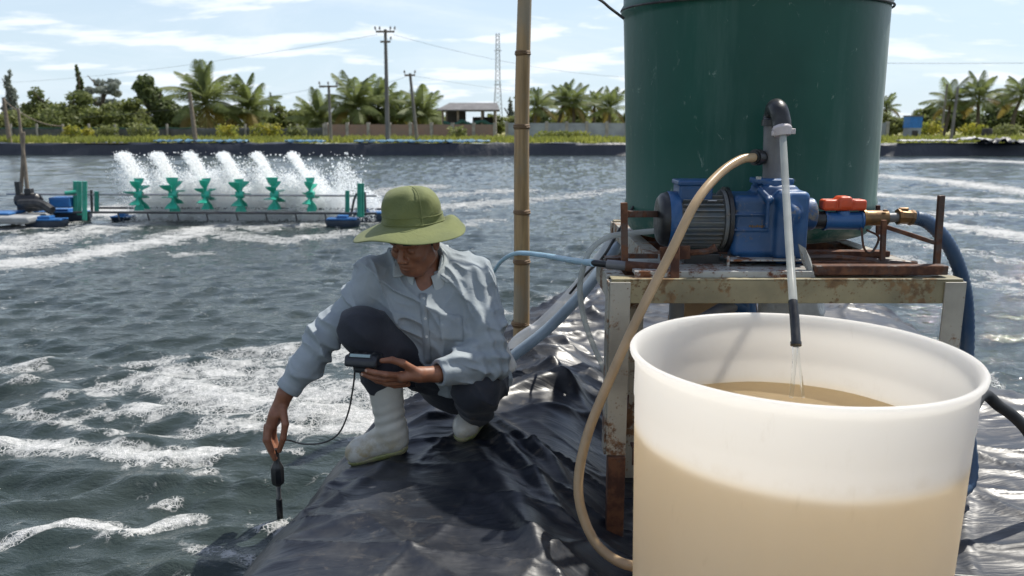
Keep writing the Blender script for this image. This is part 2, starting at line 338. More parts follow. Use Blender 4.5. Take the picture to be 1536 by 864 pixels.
# bamboo
t = NT('dry_bamboo'); f = t.noise(55, 5, 0.65, vec=t.map((1, 1, 0.05))); c = t.mix(t.rng(f, 0.3, 0.7), (0.40, 0.26, 0.12), (0.25, 0.16, 0.07))
c = t.mix(t.rng(t.noise(6, 5, vec=t.map((1, 1, 0.5))), 0.5, 0.7, 0, 0.7), c, (0.25, 0.22, 0.16)); t.set(Base_Color=c, Roughness=0.5, Normal=t.bump(f, 0.25, 0.003)); M['bamboo'] = t.m
M['bamboo_node'] = simple('bamboo_node', (0.20, 0.12, 0.055), 0.6, vs=20)
# pond liner
t = NT('black_pond_liner'); d = t.rng(t.noise(3.2, 7, 0.68), 0.45, 0.72); d2 = t.rng(t.noise(17, 6, 0.72, dist=0.5), 0.53, 0.68)
c = t.mix(d, (0.0105, 0.013, 0.019), (0.034, 0.036, 0.040)); c = t.mix(t.math('MULTIPLY', d2, t.rng(t.noise(1.7, 4), 0.42, 0.62, 0.1, 0.65)), c, (0.12, 0.105, 0.085))
wr = t.noise(5, 4, 0.55, vec=t.map((0.5, 2.2, 1), rot=(0, 0, 0.5)), dist=0.9); fine = t.noise(60, 4, 0.6)
t.set(Base_Color=c, Roughness=t.rng(t.math('ADD', t.math('MULTIPLY', d, 0.6), t.math('MULTIPLY', t.noise(6, 4), 0.4)), 0.1, 0.75, 0.35, 0.53), Normal=t.bump(fine, 0.06, 0.002, t.bump(t.math('ABSOLUTE', t.math('SUBTRACT', wr, 0.5)), 0.16, 0.05))); M['liner'] = t.m
t = NT('far_bank_liner'); t.set(Base_Color=t.mix(t.rng(t.noise(0.8, 6), 0.4, 0.7), (0.012, 0.016, 0.027), (0.022, 0.027, 0.038)), Roughness=0.5, Normal=t.bump(t.noise(1.6, 5, vec=t.map((1, 1, 0.4))), 0.6, 0.15)); M['farliner'] = t.m
# pond water with foam
t = NT('pond_water'); fo = t.attr('foam'); far = t.rng(t.axis(1), 9, 26)
wv = t.map((1.0, 1.9, 1)); b1 = t.noise(5.5, 5, 0.6, vec=wv, dist=0.35); b2 = t.noise(26, 4, 0.6, vec=wv, dist=0.4); b3 = t.noise(1.6, 5, 0.62, vec=wv)
hh = t.math('ADD', t.math('ADD', t.math('MULTIPLY', b1, 1.0), t.math('MULTIPLY', b2, 0.16)), t.math('MULTIPLY', t.math('MULTIPLY', b3, far), 2.2))
nzv = t.new('ShaderNodeTexNoise'); t.l.new(t.co, nzv.inputs['Vector']); nzv.inputs['Scale'].default_value = 11; nzv.inputs['Detail'].default_value = 4; vm = t.new('ShaderNodeVectorMath', operation='MULTIPLY_ADD'); t.l.new(nzv.outputs['Color'], vm.inputs[0]); vm.inputs[1].default_value = (0.16, 0.16, 0.16); t.l.new(t.co, vm.inputs[2]); wvec = vm.outputs[0]; vm2 = t.new('ShaderNodeVectorMath', operation='MULTIPLY_ADD'); t.l.new(nzv.outputs['Color'], vm2.inputs[0]); vm2.inputs[1].default_value = (0.06, 0.06, 0.06); t.l.new(t.co, vm2.inputs[2]); wvec2 = vm2.outputs[0]
lace_s = t.voro(15, 'SMOOTH_F1', vec=wvec); lace_b = t.voro(48, 'SMOOTH_F1', vec=wvec); tiny = t.voro(150)
n_f = t.noise(5.5, 7, 0.62, dist=1.2); rims = t.rng(t.voro(58, 'DISTANCE_TO_EDGE', vec=wvec2), 0.02, 0.13, 1, 0); rimb = t.rng(t.voro(24, 'DISTANCE_TO_EDGE', vec=wvec2), 0.02, 0.09, 1, 0)
lv = t.math('ADD', fo, t.math('MULTIPLY', t.math('SUBTRACT', n_f, 0.52), 1.9))
holes = t.math('ADD', t.math('MULTIPLY', rims, 0.30), 0.70); solid = t.math('MULTIPLY', t.rng(lv, 0.56, 0.92), holes); lacy = t.math('MULTIPLY', t.rng(lv, 0.20, 0.42), t.math('MAXIMUM', t.math('MULTIPLY', t.rng(lace_s, 0.42, 0.64), 0.8), t.math('MAXIMUM', t.math('MULTIPLY', rims, 0.75), t.math('MULTIPLY', rimb, 0.9))))
foam = t.math('MAXIMUM', solid, t.math('MULTIPLY', lacy, 0.8), True)
bub = t.rng(tiny, 0.0, 0.5, 1, 0)
wc = t.mix(t.rng(t.noise(1.1, 4), 0.35, 0.65), (0.024, 0.036, 0.034), (0.034, 0.046, 0.042))
t.set(Base_Color=t.mix(foam, wc, t.mix(t.rng(t.noise(40, 4), 0.35, 0.7), (0.62, 0.62, 0.61), (0.42, 0.43, 0.42))), Roughness=t.rng(foam, 0.1, 0.8, 0.045, 0.75), IOR=1.33,
      Normal=t.bump(t.math('ADD', t.math('MULTIPLY', foam, 0.6), t.math('MULTIPLY', t.math('MULTIPLY', bub, foam), 0.5)), 0.6, 0.012, t.bump(hh, 0.42, 0.065))); M['water'] = t.m
t = NT('white_spray'); df = t.new('ShaderNodeBsdfDiffuse'); df.inputs[0].default_value = (0.97, 0.98, 0.98, 1); tr = t.new('ShaderNodeBsdfTranslucent'); tr.inputs[0].default_value = (0.98, 0.99, 0.99, 1)
mx = t.new('ShaderNodeMixShader'); mx.inputs[0].default_value = 0.6; t.l.new(df.outputs[0], mx.inputs[1]); t.l.new(tr.outputs[0], mx.inputs[2]); t.l.new(mx.outputs[0], t.out.inputs[0]); M['spray'] = t.m
# person
M['skin'] = None
t = NT('tanned_skin'); t.set(Base_Color=t.mix(t.rng(t.noise(28, 4), 0.3, 0.7), (0.27, 0.115, 0.062), (0.205, 0.082, 0.044)), Roughness=0.5, Normal=t.bump(t.noise(260, 3), 0.12, 0.001))
t.b.inputs['Subsurface Weight'].default_value = 0.12; t.b.inputs['Subsurface Radius'].default_value = (0.012, 0.005, 0.003); M['skin'] = t.m
def cloth(name, c1, c2, weave=900, rough=0.85):
    t = NT(name); t.set(Base_Color=t.mix(t.rng(t.noise(7, 5), 0.35, 0.68), c1, c2), Roughness=rough, Normal=t.bump(t.noise(weave, 2), 0.25, 0.001, t.bump(t.noise(26, 4, 0.55, dist=1.5), 0.30, 0.008)))
    t.b.inputs['Sheen Weight'].default_value = 0.08; return t.m
M['shirt'] = cloth('pale_blue_grey_cotton', (0.31, 0.35, 0.375), (0.26, 0.30, 0.325)); M['collar'] = cloth('pale_collar', (0.43, 0.47, 0.47), (0.37, 0.41, 0.42))
M['vest'] = cloth('white_undershirt', (0.78, 0.78, 0.76), (0.7, 0.7, 0.68))
M['trouser'] = cloth('navy_trousers', (0.016, 0.019, 0.028), (0.030, 0.034, 0.046))
M['hat'] = cloth('green_hat_canvas', (0.150, 0.170, 0.055), (0.105, 0.125, 0.042), 600)
M['hair'] = simple('black_hair', (0.012, 0.010, 0.009), 0.55, bs=400, bump=0.6)
t = NT('white_rubber_boot'); z = t.axis(2); dirt = t.math('MULTIPLY', t.rng(z, 0.24, 0.42, 1, 0), t.rng(t.noise(16, 6, 0.7), 0.4, 0.62))
c = t.mix(t.rng(t.noise(6, 5), 0.35, 0.7), (0.52, 0.52, 0.48), (0.43, 0.43, 0.39)); c = t.mix(t.math('MULTIPLY', dirt, 0.7), c, (0.27, 0.20, 0.07)); t.set(Base_Color=c, Roughness=0.36, Normal=t.bump(t.noise(22, 4), 0.15, 0.006)); M['boot'] = t.m
M['sole'] = simple('green_boot_sole', (0.20, 0.23, 0.08), 0.6, col2=(0.26, 0.24, 0.15), vs=14)
M['meter'] = simple('meter_casing', (0.022, 0.026, 0.032), 0.42, vs=20); M['lcd'] = simple('meter_display', (0.26, 0.36, 0.36), 0.2, var=0.1)
M['button'] = simple('shirt_button', (0.6, 0.62, 0.6), 0.3)
M['nail'] = simple('finger_nail', (0.42, 0.26, 0.19), 0.35)
# aerator, bank, vegetation
M['paddle'] = simple('green_paddle_plastic', (0.012, 0.30, 0.20), 0.42, col2=(0.03, 0.40, 0.29), vs=9); M['pipeg'] = simple('green_pipe', (0.02, 0.27, 0.19), 0.42)
M['float'] = simple('blue_float', (0.015, 0.14, 0.38), 0.45, col2=(0.02, 0.09, 0.25), vs=5); M['floatd'] = simple('dark_float', (0.015, 0.03, 0.055), 0.5)
M['raft'] = simple('grey_raft', (0.32, 0.33, 0.33), 0.6)
M['conc'] = simple('weathered_concrete', (0.33, 0.31, 0.28), 0.85, col2=(0.22, 0.21, 0.19), vs=3)
M['gwall'] = simple('grey_wall', (0.30, 0.33, 0.36), 0.85, col2=(0.22, 0.24, 0.27), vs=1.2)
t = NT('brick_courses'); br = t.new('ShaderNodeTexBrick'); t.l.new(t.map(rot=(R_(90), 0, 0)), br.inputs['Vector']); br.inputs['Scale'].default_value = 4.5; br.inputs['Color1'].default_value = (0.27, 0.155, 0.115, 1); br.inputs['Color2'].default_value = (0.22, 0.135, 0.105, 1); br.inputs['Mortar'].default_value = (0.27, 0.24, 0.21, 1)
t.set(Base_Color=t.mix(t.rng(t.noise(1.3, 5), 0.4, 0.7, 0, 0.5), br.outputs[0], (0.19, 0.16, 0.135)), Roughness=0.9); M['brick'] = t.m
M['pole'] = simple('concrete_pole', (0.20, 0.185, 0.16), 0.85, vs=2); M['wood'] = simple('weathered_wood', (0.23, 0.185, 0.135), 0.85, col2=(0.15, 0.12, 0.09), vs=8)
M['wire'] = simple('power_wire', (0.16, 0.17, 0.18), 0.6); M['tower'] = simple('tower_steel', (0.33, 0.34, 0.36), 0.6)
M['roof'] = simple('fibre_cement_roof', (0.17, 0.165, 0.165), 0.9, vs=2); M['dark'] = simple('dark_interior_wall', (0.055, 0.05, 0.045), 0.9)
M['net'] = simple('green_shade_net', (0.035, 0.11, 0.085), 0.9, vs=1.5); M['netg'] = simple('grey_mesh_fence', (0.10, 0.105, 0.10), 0.9, vs=1.5)
M['tarpb'] = simple('blue_tarp', (0.10, 0.22, 0.32), 0.5, vs=1); M['kioskb'] = simple('blue_kiosk_paint', (0.02, 0.17, 0.50), 0.5)
M['tarpg'] = simple('grey_tarp', (0.34, 0.34, 0.33), 0.55, vs=1.2)
M['g1'] = leafmat('leaf_mid', (0.20, 0.225, 0.070), (0.135, 0.165, 0.048)); M['g2'] = leafmat('leaf_dark', (0.13, 0.165, 0.055), (0.09, 0.12, 0.040)); M['g3'] = leafmat('leaf_pale', (0.25, 0.27, 0.10), (0.18, 0.205, 0.07))
M['g4'] = leafmat('leaf_grey', (0.26, 0.29, 0.25), (0.21, 0.24, 0.21)); M['palm'] = leafmat('palm_leaf', (0.20, 0.235, 0.075), (0.13, 0.165, 0.055)); M['palmy'] = leafmat('palm_leaf_dry', (0.26, 0.19, 0.045), (0.17, 0.14, 0.04))
M['grass'] = leafmat('bank_grass', (0.30, 0.31, 0.07), (0.20, 0.23, 0.05), 0.35); M['ylw'] = leafmat('yellow_shrub', (0.40, 0.36, 0.05), (0.25, 0.28, 0.05), 1.5)
M['trunk'] = simple('tree_bark', (0.12, 0.095, 0.07), 0.9, vs=3)
t = NT('bank_soil'); t.set(Base_Color=t.mix(t.rng(t.noise(0.35, 6, 0.65), 0.35, 0.66), (0.19, 0.21, 0.05), (0.26, 0.22, 0.09)), Roughness=0.95, Normal=t.bump(t.noise(4, 5), 0.4, 0.08)); M['soil'] = t.m
M['carton'] = simple('brown_carton', (0.42, 0.27, 0.14), 0.8, vs=8); M['sack'] = simple('white_wrapped_sack', (0.56, 0.56, 0.53), 0.35, vs=7, bs=25, bump=0.5, bd=0.01)
# ================================================================= SETTING
# ---------------------------------------------------------------- shoreline of the liner-covered bank (water level z = 0)
shore_px = [(372, 864), (425, 815), (452, 778), (478, 738), (520, 694), (575, 655), (625, 618), (660, 590), (705, 560), (752, 520), (800, 487), (865, 456), (930, 447), (1010, 455), (1150, 470), (1300, 492), (1400, 545), (1480, 606), (1536, 624)]
SH = [(-1.6, -3.0), (-1.25, 0.2), (-1.02, 1.4)] + [tuple(onz(x, y)[:2]) for x, y in shore_px] + [(3.3, 3.55), (4.6, 2.6), (6.5, 0.5), (8, -3)]
SH = np.array([tuple(p[:2]) for p in spline([np.array([a, b, 0]) for a, b in SH], 5)])
def shore_dist(x, y):
    x = x.ravel().astype(np.float32); y = y.ravel().astype(np.float32); best = np.full(x.shape, 1e9, np.float32); ins = np.zeros(x.shape, bool); n = len(SH)
    for i in range(n):
        ax, ay = SH[i]; bx, by = SH[(i + 1) % n]; ex, ey = bx - ax, by - ay; h = np.clip(((x - ax) * ex + (y - ay) * ey) / (ex * ex + ey * ey + 1e-9), 0, 1)
        best = np.minimum(best, (x - ax - h * ex) ** 2 + (y - ay - h * ey) ** 2)
        c = ((ay > y) != (by > y)); xi = ax + (y - ay) / ((by - ay) if abs(by - ay) > 1e-9 else 1e-9) * ex; ins ^= c & (x < xi)
    return np.where(ins, np.sqrt(best), -np.sqrt(best))
def bank_base(x, y, d):
    H = 0.285 - 0.17 * sstep(0.05, 0.42, x - 0.02 - 0.06 * (y - 2.5)) * sstep(5.0, 3.3, y)      # crest under the man, lower by the stand
    H = H + 0.05 * sstep(1.2, 2.4, x)
    prof = np.where(d > 0, 1 - np.exp(-np.maximum(d, 0) / 0.17) * (1 - 0.15 * np.clip(d / 0.17, 0, 1)), 0)
    return np.where(d > 0, H * prof, d * 0.95)
def bank_wr(x, y, d):
    wx = x + 0.16 * (fbm(P3(x * 2.1, y * 2.1), 3) - 0.5); wy = y + 0.16 * (fbm(P3(x * 2.1 + 9, y * 2.1), 3) - 0.5)
    def folds(ang, across, along, amp, pw=3.0, off=0.0):
        c, s = math.cos(ang), math.sin(ang); u = wx * c + wy * s; v = -wx * s + wy * c
        return amp * ridge(P3(u * across + off, v * along + off)) ** pw
    z = folds(R_(35), 3.4, 0.8, 0.026, 6, 3.1) + folds(R_(75), 5.0, 0.9, 0.022, 7, 7.7) + folds(R_(-25), 6.0, 1.0, 0.014, 7, 1.3) + folds(R_(52), 8, 1.1, 0.008, 6, 5.5) + folds(R_(100), 9, 1.2, 0.005, 6, 2.5)
    back = sstep(3.0, 3.6, y) * sstep(0.9, 0.0, x - 0.2)                                            # fan of creases behind the man
    z = z + back * (folds(R_(105), 4.5, 0.7, 0.045, 5, 4.4) + folds(R_(70), 6, 0.9, 0.015, 5, 8.1))
    for (ax, ay), (bx, by), w, a in BANK_FOLDS:                                                    # long pulled creases
        ex, ey = bx - ax, by - ay; h = np.clip(((wx - ax) * ex + (wy - ay) * ey) / (ex * ex + ey * ey), 0, 1); q = np.sqrt((wx - ax - h * ex) ** 2 + (wy - ay - h * ey) ** 2)
        z = z + a * np.exp(-(q / w) ** 2) * np.sin(np.pi * np.clip(h * 0.9 + 0.1, 0, 1)) ** 0.5
    z = z + 0.025 * (fbm(P3(x * 1.3 + 3, y * 1.3), 2) - 0.5)
    flat = 1 - 0.8 * np.exp(-(((x + 0.33) / 0.30) ** 2 + ((y - 2.5) / 0.42) ** 2))                  # stretched smooth on top of the crest
    return z * flat * sstep(0.01, 0.2, d)
def pf(a, b, w, h): return (tuple(onz(*a, 0.25)[:2]), tuple(onz(*b, 0.2)[:2]), w, h)
BANK_FOLDS = [pf((735, 650), (840, 800), 0.035, 0.045), pf((745, 640), (870, 760), 0.03, 0.038), pf((715, 690), (815, 864), 0.05, 0.035), pf((620, 640), (690, 650), 0.03, 0.03), pf((600, 690), (500, 780), 0.035, 0.03),
              pf((520, 700), (445, 790), 0.03, 0.022), pf((790, 560), (900, 650), 0.04, 0.04), pf((760, 610), (900, 600), 0.04, 0.035), pf((800, 530), (910, 540), 0.05, 0.05), pf((480, 800), (640, 790), 0.035, 0.018)]
def bank_z(x, y):
    x = np.atleast_1d(np.float32(x)); y = np.atleast_1d(np.float32(y)); d = shore_dist(x, y); return bank_base(x, y, d) + bank_wr(x, y, d)
def bz(x, y): return float(bank_z(x, y)[0])
def grow(a, b, step, g): # steps growing away from a
    out = [a]; s = step
    while (out[-1] < b if b > a else out[-1] > b): s *= g; out.append(out[-1] + (s if b > a else -s))
    return out[1:]
def grid_mesh(name, xs, ys, zf):
    X, Y = np.meshgrid(np.float32(xs), np.float32(ys), indexing='xy'); Z = zf(X.ravel(), Y.ravel()); nx, ny = len(xs), len(ys)
    i = np.arange(ny - 1)[:, None] * nx + np.arange(nx - 1)[None, :]; i = i.ravel()
    return np_mesh(name, np.stack([X.ravel(), Y.ravel(), Z], 1), np.stack([i, i + 1, i + nx + 1, i + nx], 1))
xs = grow(-1.5, -2.4, 0.015, 1.1)[::-1] + list(np.arange(-1.5, 1.0, 0.0105)) + list(np.arange(1.0, 3.2, 0.02)) + grow(3.2, 8.5, 0.02, 1.06)
ys = grow(1.5, -3.0, 0.012, 1.1)[::-1] + list(np.arange(1.5, 4.3, 0.0105)) + grow(4.3, 9.5, 0.0115, 1.012)
mesh_obj('lined_bank', grid_mesh('lined_bank', xs, ys, bank_z), M['liner'])['kind'] = 'structure'

# ---------------------------------------------------------------- pond water: wave field + foam streaks
wr_ = np.random.default_rng(5); WAVES = []
for k in range(64):
    lam = 0.12 * (0.48 / 0.12) ** wr_.random() if k < 56 else wr_.uniform(0.5, 1.2); th = R_(97) + wr_.normal(0, 0.40); WAVES.append((2 * math.pi / lam * math.cos(th), 2 * math.pi / lam * math.sin(th), 0.0036 * lam ** 0.60 * (0.6 + 0.8 * wr_.random()), wr_.random() * 6.28))
def water_h(x, y):
    wx = x + 0.22 * (fbm(P3(x * 0.9, y * 0.9), 2) - 0.5); wy = y + 0.22 * (fbm(P3(x * 0.9 + 5, y * 0.9), 2) - 0.5); h = np.zeros_like(x)
    for kx, ky, a, ph in WAVES: h += a * np.sin(kx * wx + ky * wy + ph)
    h = h + 14.0 * np.abs(h) * h; return h * (0.55 + 0.9 * fbm(P3(x * 0.45, y * 0.45 + 3), 2)) * (1.45 - 0.62 * sstep(2.6, 5.5, y))
def stroke(x, y, pts, w, amp):
    P = [onz(a, b)[:2] for a, b in pts]; best = np.full(x.shape, 1e9)
    for (ax, ay), (bx, by) in zip(P[:-1], P[1:]):
        ex, ey = bx - ax, by - ay; h = np.clip(((x - ax) * ex + (y - ay) * ey) / (ex * ex + ey * ey + 1e-9), 0, 1); best = np.minimum(best, (x - ax - h * ex) ** 2 + (y - ay - h * ey) ** 2)
    return amp * np.exp(-best / (w * w))
STROKES = [([(0, 668), (90, 672), (200, 682), (330, 690)], 0.10, 1.0), ([(60, 640), (200, 645), (330, 650)], 0.07, 0.6), ([(0, 615), (120, 640)], 0.07, 0.65), ([(230, 575), (330, 600), (450, 610), (560, 640)], 0.17, 1.0), ([(300, 640), (440, 650), (560, 652)], 0.11, 1.0),
    ([(330, 565), (450, 585), (580, 590)], 0.24, 0.85), ([(400, 625), (500, 630), (600, 645)], 0.18, 0.95), ([(150, 620), (260, 612), (360, 622)], 0.13, 0.75), ([(600, 625), (640, 612)], 0.10, 0.9), ([(380, 530), (470, 520), (540, 540)], 0.17, 0.75), ([(120, 590), (260, 555), (400, 545)], 0.12, 0.7), ([(200, 545), (330, 530), (440, 515)], 0.12, 0.6), ([(0, 560), (60, 548)], 0.10, 0.9), ([(20, 580), (110, 572)], 0.09, 0.6), ([(50, 600), (170, 585)], 0.08, 0.5),
    ([(0, 818), (60, 803), (120, 793), (175, 803), (215, 815), (255, 803), (310, 788)], 0.042, 0.95), ([(285, 845), (320, 850), (390, 850)], 0.045, 0.55), ([(395, 800), (435, 800), (450, 792)], 0.055, 0.55), ([(245, 770), (290, 762)], 0.02, 0.55), ([(400, 690), (455, 688)], 0.025, 0.7), ([(150, 765), (260, 740), (330, 720)], 0.03, 0.25),
    ([(0, 400), (110, 385), (250, 360), (345, 335)], 0.42, 0.9), ([(0, 372), (110, 350), (220, 332)], 0.55, 0.85), ([(0, 345), (90, 338)], 0.35, 0.7), ([(170, 316), (330, 314), (480, 316), (560, 312)], 1.1, 1.35), ([(200, 326), (330, 326), (500, 328)], 0.45, 1.1), ([(320, 350), (430, 362), (520, 350)], 0.35, 0.62), ([(270, 384), (310, 381)], 0.18, 0.55), ([(400, 340), (520, 335)], 0.5, 0.7),
    ([(560, 322), (640, 312), (760, 302)], 0.6, 0.62), ([(600, 298), (700, 290), (780, 286)], 0.6, 0.6), ([(640, 345), (740, 330)], 0.3, 0.42), ([(560, 290), (640, 280)], 0.8, 0.55), ([(800, 300), (930, 285)], 0.5, 0.45),
    ([(1310, 263), (1420, 272), (1536, 288), (1700, 308)], 0.65, 0.95), ([(1310, 291), (1420, 298), (1536, 303), (1700, 310)], 0.45, 0.92), ([(1340, 330), (1420, 338), (1536, 356), (1700, 380)], 0.40, 0.95), ([(1310, 243), (1450, 240), (1600, 246)], 1.2, 0.8), ([(1400, 322), (1480, 318), (1536, 325)], 0.3, 0.5),
    ([(1330, 360), (1400, 370), (1536, 390)], 0.3, 0.42), ([(1400, 400), (1536, 420)], 0.28, 0.42), ([(1340, 385), (1430, 415), (1536, 440)], 0.25, 0.40), ([(1290, 480), (1400, 520), (1500, 575)], 0.10, 0.35), ([(760, 470), (860, 440), (930, 420)], 0.2, 0.3)]
def foam_f(x, y):
    wx = x + 0.28 * (fbm(P3(x * 1.6, y * 1.6), 3) - 0.5); wy = y + 0.34 * (fbm(P3(x * 1.6 + 31, y * 1.6), 3) - 0.5); f = np.zeros_like(x)
    for pts, w, a in STROKES: f = np.maximum(f, stroke(wx, wy, pts, w, a))
    brk = fbm(P3(x * 4.2, y * 5.5), 3); return np.clip(f * (0.42 + 1.2 * brk) + 0.05 * (brk - 0.5), 0, 1.2)
xs = grow(-4.2, -75, 0.022, 1.035)[::-1] + list(np.arange(-4.2, 4.2, 0.022)) + grow(4.2, 75, 0.022, 1.035)
ys = [-6, -3, -1, 0, 0.6, 1.0] + list(np.exp(np.arange(math.log(1.3), math.log(41.5), 0.0072)))
wme = grid_mesh('pond_water', xs, ys, lambda x, y: water_h(x, y) + 0.010 * foam_f(x, y))
co = np.empty(len(wme.vertices) * 3, np.float32); wme.vertices.foreach_get('co', co); co = co.reshape(-1, 3)
wme.attributes.new('foam', 'FLOAT', 'POINT').data.foreach_set('value', foam_f(co[:, 0], co[:, 1]).astype(np.float32))
mesh_obj('pond_water', wme, M['water'])['kind'] = 'structure'
# ---------------------------------------------------------------- far bank: liner slope, crest and land to the horizon
def bank_line(x): return 40.2 + 0.35 * math.sin(x * 0.23) + 0.2 * math.sin(x * 0.9 + 1)
X = list(np.arange(-80, 80.1, 0.8)); V = []; F = []
prof = [(-0.5, -0.3), (0.0, -0.02), (0.15, 0.25), (0.25, 0.52), (0.31, 0.585), (0.9, 0.60)]
for x in X:
    for dy, z in prof: V.append((x, bank_line(x) + dy + 0.06 * random.uniform(-1, 1), z + 0.04 * random.uniform(-1, 1) * (z > 0.1)))
n = len(prof)
for i in range(len(X) - 1):
    for j in range(n - 1): F.append((i * n + j, (i + 1) * n + j, (i + 1) * n + j + 1, i * n + j + 1))
m = MB(); m.add(V, F); m.build('far_bank_slope', M['farliner'], smooth=25)['kind'] = 'structure'
m = MB(); m.add([(-900, 40.9, 0.585), (900, 40.9, 0.585), (900, 1500, 0.55), (-900, 1500, 0.55)], [(0, 1, 2, 3)]); m.build('ground', M['soil'], smooth=0)['kind'] = 'structure'
m = MB(); m.add([(-900, -60, -0.9), (900, -60, -0.9), (900, 40.8, -0.9), (-900, 40.8, -0.9)], [(0, 1, 2, 3)]); m.build('pond_bed', M['soil'], smooth=0)['kind'] = 'structure'
# grass tufts on the crest
V = []; F = []
for i in range(9500):
    x = random.uniform(-36, 37); y = random.uniform(41.1, 53.5); h = random.uniform(0.10, 0.34) * (1.3 if random.random() < 0.15 else 1); a = random.uniform(0, 6.28); w = random.uniform(0.05, 0.13)
    for k in range(2):
        b = a + k * 1.6; lx, ly = random.uniform(-0.12, 0.12), random.uniform(-0.12, 0.12); i0 = len(V)
        V += [(x - w * math.cos(b), y - w * math.sin(b), 0.56), (x + w * math.cos(b), y + w * math.sin(b), 0.56), (x + lx, y + ly, 0.56 + h)]; F.append((i0, i0 + 1, i0 + 2))
m = MB(); m.V = V; m.F = F; tag(m.build('bank_grass', M['grass'], smooth=0), 'yellow green grass growing along the far bank', 'grass', kind='stuff')
# ================================================================= FAR BANK THINGS
def leaf_cloud(lobes, n, size, seed):
    r = np.random.default_rng(seed); w = np.array([a * b * c for (_, (a, b, c)) in lobes]) ** 0.7; w = w / w.sum(); k = r.choice(len(lobes), n, p=w)
    C = np.array([l[0] for l in lobes], float)[k]; S = np.array([l[1] for l in lobes], float)[k]; nz = lambda v: v / np.linalg.norm(v, axis=1, keepdims=True)
    d = nz(r.normal(size=(n, 3))); p = C + d * S * (r.random((n, 1)) ** 0.38 * (0.9 + 0.25 * r.random((n, 1)))); z = nz(d * 0.6 + r.normal(size=(n, 3)) * 0.8 + np.array([0, 0, 0.3]))
    x = nz(np.cross(r.normal(size=(n, 3)), z)); y = np.cross(z, x); q = size * (0.5 + r.random((n, 1))); V = np.stack([p + x * q, p + y * q * 0.55, p - x * q, p - y * q * 0.55], 1).reshape(-1, 3)
    return V, np.arange(4 * n).reshape(-1, 4)
def cloud_obj(name, lobes, n, size, seed, mat, parent): V, F = leaf_cloud(lobes, n, size, seed); return mesh_obj(name, np_mesh(name, V, F, False), mat, parent)
def broad_tree(px, Y, top, wpx, mat, label, n=1500, seed=0, kind='round', name='broadleaf_tree', group='trees beyond the far fence', size=0.13):
    base = at(px, 200, Y); base[2] = 0.55; H = at(px, top, Y)[2] - 0.55; W = wpx * Y / FPX / 2; r = np.random.default_rng(seed + 40)
    t = thing(name, base, label, 'tree', group); tr = MB(); th = 0.045 * H + 0.03
    tr.tube(spline([base, base + [0.05 * H * r.normal(), 0, 0.35 * H], base + [0.06 * H * r.normal(), 0, 0.75 * H]], 4), list(np.linspace(th, th * 0.3, 9)), 7)
    for k in range(5):
        a = r.random() * 6.28; h0 = (0.3 + 0.1 * k) * H; tr.tube([base + [0, 0, h0], base + [math.cos(a) * W * 0.5, math.sin(a) * W * 0.5, h0 + 0.2 * H]], [th * 0.4, th * 0.12], 5)
    tr.build('trunk', M['trunk'], t); L = []
    if kind == 'round':
        for k in range(9): a = r.random() * 6.28; q = r.random() ** 0.6; h = 0.25 + (0.62 - 0.34 * q * q) * r.random(); L.append((base + np.array([math.cos(a) * W * 0.62 * q, math.sin(a) * W * 0.5 * q, H * h]), (W * (0.28 + 0.22 * r.random()), W * 0.4, H * (0.11 + 0.09 * r.random()))))
        L.append((base + np.array([0, 0, H * 0.42]), (W * 0.75, W * 0.6, H * 0.32))); L.append((base + np.array([0.3 * W * r.normal(), 0, H * 0.84]), (W * 0.30, W * 0.3, H * 0.15)))
    elif kind == 'spire':
        for k in range(9): h = 0.25 + 0.72 * k / 8; L.append((base + np.array([0.12 * W * r.normal(), 0, H * h]), (W * (1.05 - 0.85 * k / 8) * 0.8, W * (1.05 - 0.85 * k / 8) * 0.7, H * 0.075)))
    elif kind == 'open':
        for k in range(13): a = r.random() * 6.28; h = 0.4 + 0.55 * r.random(); L.append((base + np.array([math.cos(a) * W * 0.8 * r.random(), math.sin(a) * W * 0.4, H * h]), (W * 0.26, W * 0.26, H * 0.06)))
    elif kind == 'lean':
        for k in range(9): h = 0.2 + 0.75 * k / 8; L.append((base + np.array([W * (0.45 - 0.85 * k / 8) + 0.1 * W * r.normal(), 0, H * h]), (W * (0.62 - 0.45 * k / 8), W * 0.4, H * 0.12)))
    cloud_obj('crown', L, int(n * 3.0), size * 1.15, seed, mat, t); return t
